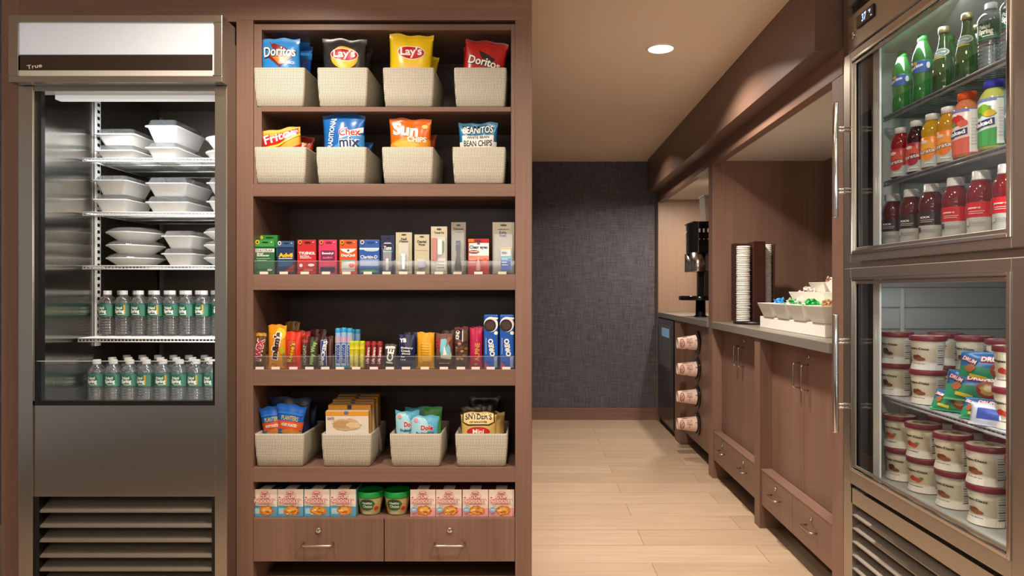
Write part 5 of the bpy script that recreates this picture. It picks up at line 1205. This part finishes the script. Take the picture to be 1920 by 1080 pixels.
# --- bottom deck of the upper compartment
V6 = [(0, .003), (.026, 0), (.0325, .003), (.0335, .010), (.0335, .084), (.0325, .087), (.0340, .092), (.0345, .104), (.0325, .120), (.0265, .135), (.0205, .142), (.0195, .145), (.0195, .152)]
def vitamin(label, px, k):
    red = k >= 3; up = ink('#c8141c') if red else ink('#241a1a')
    L = [('r', 0, 0, .76, 1, .48, up), ('t', 'vitaminwater', -.38, .50, .98, .15, BLK if not red else ink('#3a0d12'), 90, .03), ('r', 0, -.38, .76, .13, .48, up), ('t', 'water', -.38, .76, .42, .13, ink('#8f8a86') if not red else ink('#e8a0a0'), 90, .03),
         ('t', 'power-c' if red else 'xxx', 0, .80, .34, .07, W_, 0, .02), ('r', 0, .06, .70, .42, .018, ink('#d9c6c0')), ('r', 0, .04, .64, .38, .018, ink('#d9c6c0')), ('r', 0, .06, .36, .5, .012, ink('#777370')), ('r', 0, .04, .31, .46, .012, ink('#777370')), ('r', 0, .06, .26, .5, .012, ink('#777370')), ('r', 0, -.16, .36, .10, .18, ink('#3b3735') if k in (2, 3) else ink('#b3afab'))]
    return bottle('vitamin_drink_bottle', label, 'drink bottle', V6, juice('#5c0f18' if not red else '#7d1420'), (XF + .002, yx(px, XF + .002), RD), ([(.0198, .143), (.0225, .1435), (.0225, .1485), (.0215, .149), (.0215, .166), (.0200, .168), (0, .168)], clear('frosted_cap', (.90, .91, .93), gloss=.1, rough=.3, haze=.62)) if True else None, (.005, .086, ink('#b9b4ae'), L, .0338), 'vitamin drink bottles on the lower deck')
VL = ['farthest left, dark label', 'second from the left, dark label', 'third from the left, dark label', 'fourth from the left, red label', 'fifth from the left, red label', 'nearest the door edge, red label']
for k, px in enumerate((1675, 1709, 1747, 1792, 1840, 1890)): vitamin('dark red vitamin drink bottle, ' + VL[k], px, k)
# second rows further back in the fridge
def back(src, X, Y, z, lab, grp): dup(src, (X, Y, z), A0, lab, grp)
SRC = {o.name: o for o in COL.objects if o.parent is None}
for k in range(4): back(SRC['vitamin_drink_bottle'], XF + .085, 2.20 - .135 * k, RD, f'dark red vitamin drink bottle, {ORD[k]} from the left in the back row', 'vitamin drink bottles in the back row')
for k in range(2): back(SRC['juice_bottle' + ('' if k == 0 else '.001')], XF + .08, 2.19 - .13 * k, RM, ['red juice bottle standing behind the first one', 'dark purple juice bottle standing behind the second one'][k], 'juice bottles in the back row')
for k in range(2): back(SRC['soda_bottle' + ('' if k == 0 else '.001')], XF + .08, 2.19 - .13 * k, RU, ['green soda bottle in the back row, far left', 'green soda bottle in the back row, behind the second one'][k], 'soda bottles in the back row')
for k in range(2): back(SRC['mineral_water_bottle'], XF + .08, 1.93 - .13 * k, RU, ['green glass bottle in the back row, behind the left one', 'green glass bottle in the back row, behind the right one'][k], 'glass bottles in the back row')

# ================================================================== ice cream in the freezer
TB = [(0, 0), (.0395, 0), (.0400, .001), (.0455, .084), (.0460, .087)]
CREAM = mat('#efe3c6', .5, name='cream_carton', noise=.03)
def tub_proto(v):
    o = MB().lathe(TB, CREAM, n=36, caps=False).build('ice_cream_tub', loc=(0, 0, -5))
    br = {'p': '#7a3f22', 's': '#c03a2a', 'c': '#4a2616'}[v]
    L = [('r', 0, 0, .88, 1, .24, ink('#f3ead2')), ('p', [(-.5, 0), (.5, 0), (.5, .22), (.1, .30), (-.5, .24)], ink('#f6f2e6')), ('t', 'Häagen-Dazs', -.12, .72, .58, .10, ink('#2a2420'), -2, .03)]
    if v == 'p': L += [('b', 3, -.10, .42, .30, .20, ink(br)), ('b', 6, -.02, .37, .28, .14, ink('#9a5a30')), ('t', 'BUTTER PECAN', -.10, .20, .36, .05, ink('#7a6a4a'))]
    if v == 's': L += [('b', 4, -.16, .46, .20, .20, ink(br)), ('b', 7, -.04, .43, .18, .18, ink('#d9503a')), ('b', 2, .04, .50, .1, .1, ink('#5f9a3a')), ('t', 'STRAWBERRY', -.10, .20, .36, .05, ink('#7a6a4a'))]
    if v == 'c': L += [('b', 3, -.12, .46, .22, .26, ink(br)), ('b', 8, -.02, .38, .22, .14, ink('#7a4a2a')), ('t', 'CHOCOLATE', -.10, .20, .36, .05, ink('#7a6a4a'))]
    L += [('r', 0, .42, .5, .20, .9, ink('#f3f0e8'))] + [('r', 0, .42, .2 + .08 * i, .16, .012 if i % 3 else .03, ink('#4a4543')) for i in range(9)]
    prints(o, L, .125, .085, cyl_map(TB[2:]), .0075, .02)
    MB().lathe([(.0462, .0845), (.0500, .085), (.0508, .0875), (.0500, .0990), (.0490, .1000), (.0470, .1002), (.0462, .0985)], mat('#7d2433', .4, name='maroon_lid_rim'), n=40, caps=False).build('lid_rim', o)
    ld = MB().lathe([(.0464, .0984), (.0, .0986)], paper('#eadfca'), n=36, caps=False).build('lid_top', o)
    prints(ld, [('e', 0, 0, .5, .7, .7, ink('#d9c9a6')), ('b', 3, .1, .5, .34, .3, ink('#8a5a3a')), ('t', 'Häagen', -.02, .74, .44, .10, ink('#3a2a24')), ('b', 6, -.2, .4, .2, .2, ink('#5f7a4a'))], .09, .09, lambda x, z, e: (x, z - .045, .0985 + e), name='lid_print')
    return index_kids(o)
tubs = {v: tub_proto(v) for v in 'psc'}; tused = set()
def tub(v, X, px, z, lab, grp, rz=None, Y=None):
    loc = (X, Y if Y else yx(px, X), z); rz = A0 + .12 + rr.uniform(-.12, .12) if rz is None else rz
    if v not in tused:
        tused.add(v); o = tubs[v]; o.location = loc; o.rotation_euler[2] = rz; o['label'] = lab; o['category'] = 'ice cream tub'; o['group'] = grp
    else: o = dup(tubs[v], loc, rz, lab, grp)
    o['category'] = 'ice cream tub'
XT = 1.180
GT1, GT2 = 'ice cream tubs on the freezer deck', 'ice cream tubs on the freezer shelf'
for k, (px, vu, vl) in enumerate(((1687.4, 's', 'c'), (1731, 's', 's'), (1786.6, 'p', 'p'), (1849.5, 'p', 'p'), (1931, 's', 's'))):
    n_ = ORD[k] + ' stack'
    tub(vl, XT, px + 3, .5475, f'ice cream tub with maroon lid, lower one of the {n_} on the freezer deck', GT1)
    tub(vu, XT, px, .6485, f'ice cream tub with maroon lid, upper one of the {n_} on the freezer deck', GT1)
for k in range(4):
    Y = 2.20 - .14 * k
    for j in range(2): tub('p', XT + .125, 0, .5475 + .101 * j, f'ice cream tub behind the front stacks, {ORD[k]} from the left, {["lower", "upper"][j]}', 'ice cream tubs in the back row of the deck', Y=Y)
for k, px in enumerate((1681, 1740)):
    for j in range(2): tub('p' if k else 'c', XT, px, .8125 + .101 * j, f'cream ice cream tub, {["lower", "upper"][j]} one of the {["far left stack", "second stack"][k]} on the freezer shelf', GT2)
for j in range(2): tub('s', XT, 1905, .8125 + .101 * j, f'cream ice cream tub at the door edge beside the blue packs, {["lower", "upper"][j]}', GT2)
for k in range(4):
    for j in range(2): tub('p', XT + .13, 0, .8125 + .101 * j, f'ice cream tub in the back row of the freezer shelf, {ORD[k]} from the left, {["lower", "upper"][j]}', 'ice cream tubs in the back row of the shelf', Y=2.20 - .14 * k)
# blue and green frozen cone packs
DB = foil('#146fae')
def drum(): return [('p', [(-.5, 0), (.5, 0), (.5, .34), (-.5, .52)], ink('#23976a')), ('p', [(-.5, .1), (-.1, .0), (-.5, .0)], ink('#2f9f5a')), ('e', 0, .10, .40, .34, .56, ink('#a8262a')), ('b', 3, .10, .38, .34, .50, ink('#8a4a26')), ('b', 7, .10, .38, .26, .38, ink('#d9a25a')), ('b', 5, .10, .40, .14, .2, ink('#f3e0b8')), ('t', 'DRUMSTICK', .10, .72, .62, .20, RED, 0, .14), ('t', 'DRUMSTICK', .10, .72, .60, .16, W_, 0, .04),
       ('b', 2, -.34, .42, .16, .3, ink('#b5652f')), ('t', 'DRUM', -.36, .68, .22, .15, RED, -24, .12), ('t', 'DRUM', -.36, .68, .21, .12, W_, -24, .02), ('r', 0, -.22, .16, .24, .10, ink('#e8d22c'), -10), ('r', 0, .40, .2, .18, .09, ink('#e8d22c'), -6)]
for k, (xo, dy, z, rzk, tlt, lab) in enumerate(((.045, 1.835, .898, -52, 20, 'blue and green cone pack propped on top of the pile, freezer shelf'), (.012, 1.845, .848, -52, 26, 'blue and green cone pack lying under the top one'), (-.022, 1.905, .813, -54, 40, 'blue and green cone pack at the left bottom of the pile'), (-.022, 1.770, .813, -54, 40, 'blue and green cone pack at the right bottom of the pile'))):
    pouch('cone_pack', lab, 'frozen snack', .185 if k < 2 else .130, .088 if k < 2 else .068, .030, DB, drum(), (XT + xo, dy, z), rz=math.radians(rzk), rx=math.radians(-tlt), seed=40 + k, group='blue cone packs on the freezer shelf', crimp=.07, N=18, waist=.02)
pouch('cone_pack', 'white and blue pack at the front edge of the cone pack pile', 'frozen snack', .10, .055, .03, foil('#cfd6e6'), [('r', 0, 0, .5, .6, .5, ink('#3f55a8')), ('r', 0, .3, .5, .1, .6, W_)], (XT - .052, 1.712, .8125), rz=math.radians(-56), rx=math.radians(-20), seed=47, crimp=.08, N=14)

# ================================================================== things on the coffee bar
ZT = ZC + .0005
# lid holder: dark brown upright dividers on a black turntable, stacks of white lids between them
HX, HY = 1.262, 3.94
BRN = mat('#3a1c17', .35, name='dark_brown_plastic')
t = thing('lid_holder', 'dark brown upright lid holder with white lid stacks on the stone counter', 'lid holder', (HX, HY, ZT))
MB().lathe([(0, 0), (.118, 0), (.120, .004), (.118, .016), (0, .016)], BLACK, n=40, caps=False).build('turntable', t)
mb = MB(); h0 = .464
mb.box(-.113, -.105, -.02, .075, .016, h0 - .006, BRN)                                     # left back panel
mb.box(-.113, .010, .067, .075, .016, h0 - .004, BRN).box(.100, .108, -.02, .075, .016, h0 - .01, BRN).box(.010, .108, .067, .075, .016, h0 - .01, BRN)
mb.prism([(-.032, -.075), (.038, -.068), (.052, .067), (-.024, .067)], 'z', .016, h0, BRN)  # front pillar
mb.build('divider', t, .002)
def lid_stack(cx, cy, r, n, z0, z1, lab, sidelab):
    st = MB(); dz = (z1 - z0) / n
    for k in range(n):
        z = z0 + k * dz; j = rr.uniform(-.0012, .0012)
        st.lathe([(r * .9, z), (r, z + dz * .15), (r, z + dz * .55), (r * .93, z + dz * .9), (r * .86, z + dz * .98)], WHITE, (cx + j, cy + rr.uniform(-.001, .001), 0), n=28, caps=(k in (0, n - 1)))
    o = st.build('stacked_lids', loc=(HX, HY, ZT + .016), recalc=False); tag(o, lab, 'cup lids'); o['kind'] = 'stuff'; return o
# every lid of the two stacks is an object of its own
def lids(cx, cy, r, n, z0, pitch, lab, grp):
    m = MB(); m.lathe([(r * .80, .0), (r * .96, .001), (r, .002), (r, .0045), (r * .95, .006), (r * .90, .0063), (r * .88, .0095), (r * .84, .0098), (r * .82, .007), (0, .0068)], WHITE, n=28, caps=False)
    first = m.build('lid_disc', loc=(cx, cy, z0)); tag(first, lab, 'cup lid', grp); KIDS[first.name] = []
    for k in range(1, n): dup(first, (cx + rr.uniform(-.0012, .0012), cy + rr.uniform(-.001, .001), z0 + k * pitch), 0, lab, grp)
lids(HX - .072, HY - .020, .040, 42, ZT + .0166, .0101, 'white lid in the tall left stack of the brown lid holder', 'white lids stacked at the left of the lid holder')
lids(HX + .080, HY + .022, .024, 44, ZT + .0166, .0099, 'small white lid in the right stack of the brown lid holder', 'small white lids stacked at the right of the lid holder')

# stepped white display stand with tapered bowls of wrapped candy
t = thing('display_stand', 'low white stepped stand on the counter carrying square candy bowls', 'display stand', (1.18, 3.20, ZT))
MB().box(1.18, 1.72, 2.80, 3.60, ZT, ZT + .057, WHITE).build('lower_step', t, .002, world=True)
MB().box(1.31, 1.72, 2.80, 3.56, ZT + .057, ZT + .115, WHITE).build('middle_step', t, .002, world=True)
MB().box(1.43, 1.72, 2.80, 3.58, ZT + .115, ZT + .165, WHITE).build('top_step', t, .002, world=True)
CER = mat('#eeeae0', .22, name='white_ceramic', coat=.3)
def candy_bowl(x0, y1, w, d, zb, h, lab, fl=.026):
    y0 = y1 - w; cx, cy = x0 + d / 2, (y0 + y1) / 2
    mb = MB(); X, Y = d / 2, w / 2; f = fl; q = .005
    vs = [(-X + f, -Y + f, 0), (X - f, -Y + f, 0), (X - f, Y - f, 0), (-X + f, Y - f, 0), (-X, -Y, h), (X, -Y, h), (X, Y, h), (-X, Y, h),
          (-X + q, -Y + q, h), (X - q, -Y + q, h), (X - q, Y - q, h), (-X + q, Y - q, h), (-X + f + q, -Y + f + q, q), (X - f - q, -Y + f + q, q), (X - f - q, Y - f - q, q), (-X + f + q, Y - f - q, q)]
    fs = [(3, 2, 1, 0)] + [(k, (k + 1) % 4, 4 + (k + 1) % 4, 4 + k) for k in range(4)] + [(4 + k, 4 + (k + 1) % 4, 8 + (k + 1) % 4, 8 + k) for k in range(4)] + [(8 + k, 8 + (k + 1) % 4, 12 + (k + 1) % 4, 12 + k) for k in range(4)] + [(12, 13, 14, 15)]
    mb.add(vs, fs, CER); o = mb.build('candy_bowl', loc=(cx, cy, zb), bevel=.002); tag(o, lab, 'bowl', 'white square candy bowls'); return (cx, cy, zb, h)
Z1_, Z2_, Z3_ = ZT + .0575, ZT + .1155, ZT + .1655
bw = [candy_bowl(1.150, 3.555, .185, .16, Z1_, .070, 'white square bowl at the far left of the lowest step, blue candy on it'),
      candy_bowl(1.150, 3.355, .185, .16, Z1_, .070, 'white square bowl second from the left on the lowest step, green candies in it'),
      candy_bowl(1.150, 3.155, .185, .16, Z1_, .070, 'white square bowl third from the left on the lowest step, green candies in it'),
      candy_bowl(1.150, 2.950, .185, .16, Z1_, .070, 'white square bowl nearest the fridge on the lowest step, tan candies in it'),
      candy_bowl(1.305, 3.540, .185, .13, Z2_, .068, 'white square bowl on the middle step, left end'),
      candy_bowl(1.305, 3.130, .185, .13, Z2_, .068, 'white square bowl on the middle step, beside the fridge end'),
      candy_bowl(1.418, 3.570, .185, .15, Z3_, .066, 'white square bowl on the top step, left end'),
      candy_bowl(1.418, 3.370, .185, .15, Z3_, .066, 'white square bowl on the top step, nearer the fridge, red candies in it')]
def candies(b, c1, c2, n, name, grp, small=False):
    cx, cy, zb, h = b; s = .8 if small else 1.0
    mb = MB(); m = foil(c1)
    mb.lathe([(0, -.013), (.006, -.0115), (.0095, -.006), (.0105, 0), (.0095, .006), (.006, .0115), (0, .013)], m, n=12, axis='x', smooth=True, caps=False)
    o = mb.build('wrapped_candy', loc=(cx, cy, zb + h)); tag(o, name, 'candy', grp)
    tw = MB()
    for sg in (-1, 1): tw.lathe([(.0015, sg * .012), (.004, sg * .016), (.009, sg * .022), (.0088, sg * .0222), (.003, sg * .0165)], foil(c2), n=9, axis='x', smooth=False, caps=False)
    tw.build('twisted_wrapper', o)
    index_kids(o)
    for k in range(n):
        q = o if k == 0 else dup(o, (0, 0, 0), 0, name, grp)
        lay = k % 3; a = rr.uniform(0, 2 * PI); R = rr.uniform(.0, .055) * (1 - .28 * lay)
        q.location = (cx + R * .8 * math.cos(a), cy + R * 1.25 * math.sin(a), zb + h - .008 + lay * .0115 * s)
        q.rotation_euler = (rr.uniform(-.5, .5), rr.uniform(-.5, .5), rr.uniform(0, PI)); q.scale = (s, s, s)
candies(bw[0], '#2f8fd9', '#4aa5e8', 6, 'blue wrapped candy heaped in the far left bowl', 'blue wrapped candies')
candies(bw[1], '#1f9a4c', '#d9e8dc', 12, 'green wrapped candy in the second bowl of the lowest step', 'green wrapped candies in the second bowl')
candies(bw[2], '#17a04a', '#2fb560', 14, 'bright green wrapped candy in the third bowl of the lowest step', 'green wrapped candies in the third bowl')
candies(bw[3], '#caa27a', '#d9b890', 14, 'tan wrapped candy in the bowl nearest the fridge', 'tan wrapped candies')
candies(bw[4], '#efe6e2', '#f3efec', 10, 'white wrapped candy in the middle step bowl at the left', 'white wrapped candies on the middle step')
candies(bw[5], '#e3d3c0', '#efe2d2', 8, 'pale wrapped candy in the middle step bowl beside the fridge end', 'pale wrapped candies on the middle step')
candies(bw[6], '#e9dcd6', '#c9a59a', 8, 'white and pink wrapped candy in the top step bowl at the left', 'white and pink wrapped candies')
candies(bw[7], '#d23a35', '#f0ded8', 9, 'red wrapped candy in the top step bowl', 'red wrapped candies')

# coffee brewer on the far counter
t = thing('coffee_brewer', 'black and steel coffee brewer with round drip tray in the far niche', 'coffee maker', (1.21, 5.0, ZT))
def arc_body(mb, r0, z0, z1, m, y0=-.15, y1=.15, x1=.34, bulge=.045, n=12):
    pts = [(x1, y0), (x1, y1)] + [(-r0 + bulge * (2 * k / n - 1) ** 2, y1 + (y0 - y1) * k / n) for k in range(n + 1)]
    mb.prism(pts, 'z', z0, z1, m)
mb = MB(); arc_body(mb, .100, .455, .672, BLACKG); mb.build('brew_head', t, .006)
MB().box(-.085, .22, -.13, .13, .665, .675, mat('#3a3533', .3)).build('top_plate', t)
mb = MB(); fl = mat('#efe8dc', .4); rd = mat('#c9b9a5', .4)
for k in range(4):
    y = .105 - .038 * k; mb.lathe([(0, -.104 + .022 * (y / .15) ** 2), (.010, -.104 + .022 * (y / .15) ** 2)], fl, (0, y, .61), n=14, axis='x', caps=False, sx=.55)
    mb.lathe([(0, -.104 + .022 * (y / .15) ** 2), (.005, -.104 + .022 * (y / .15) ** 2)], rd, (0, y - .006, .548), n=12, axis='x', caps=False)
for k in range(4):    # the same controls show on the side towards the entrance
    mb.box(-.050 + k * .030, -.038 + k * .030, -.1512, -.150, .596, .622, fl); mb.box(-.046 + k * .030, -.040 + k * .030, -.1512, -.150, .545, .553, rd)
mb.build('control_buttons', t)
for yy in (-.092, .092): MB().lathe([(.052, .322), (.054, .325), (.054, .455)], NICKEL, (-.040, yy, 0), n=28).build('steel_canister', t)
MB().box(-.02, .24, -.11, .11, .325, .455, mat('#7f776c', .35, .7)).build('steel_housing', t, .004)
MB().box(.0, .26, -.10, .12, .13, .46, mat('#4a4039', .35, .5)).build('column', t, .004)
MB().box(-.035, .0, -.075, -.045, .13, .33, BLACK).build('spout', t, .003)
MB().lathe([(0, .118), (.150, .118), (.155, .122), (.155, .146), (.150, .150), (0, .150)], BLACKG, (-.0, -.0, 0), n=44, caps=False).build('drip_tray', t)
MB().lathe([(.052, 0), (.045, .006), (.036, .012), (.034, .118)], BLACK, (.0, 0, 0), n=24).build('pedestal', t)
h = MB().frustum((.02, .11, -.06, .08), (.01, .12, -.07, .09), clear('smoky_hopper', (.80, .78, .74), gloss=.06, rough=.1, haze=.35), .675, .86).build('bean_hopper', t, .006)
MB().box(.005, .125, -.075, .095, .86, .868, mat('#cfc8bd', .4)).build('hopper_lid', h, .003)
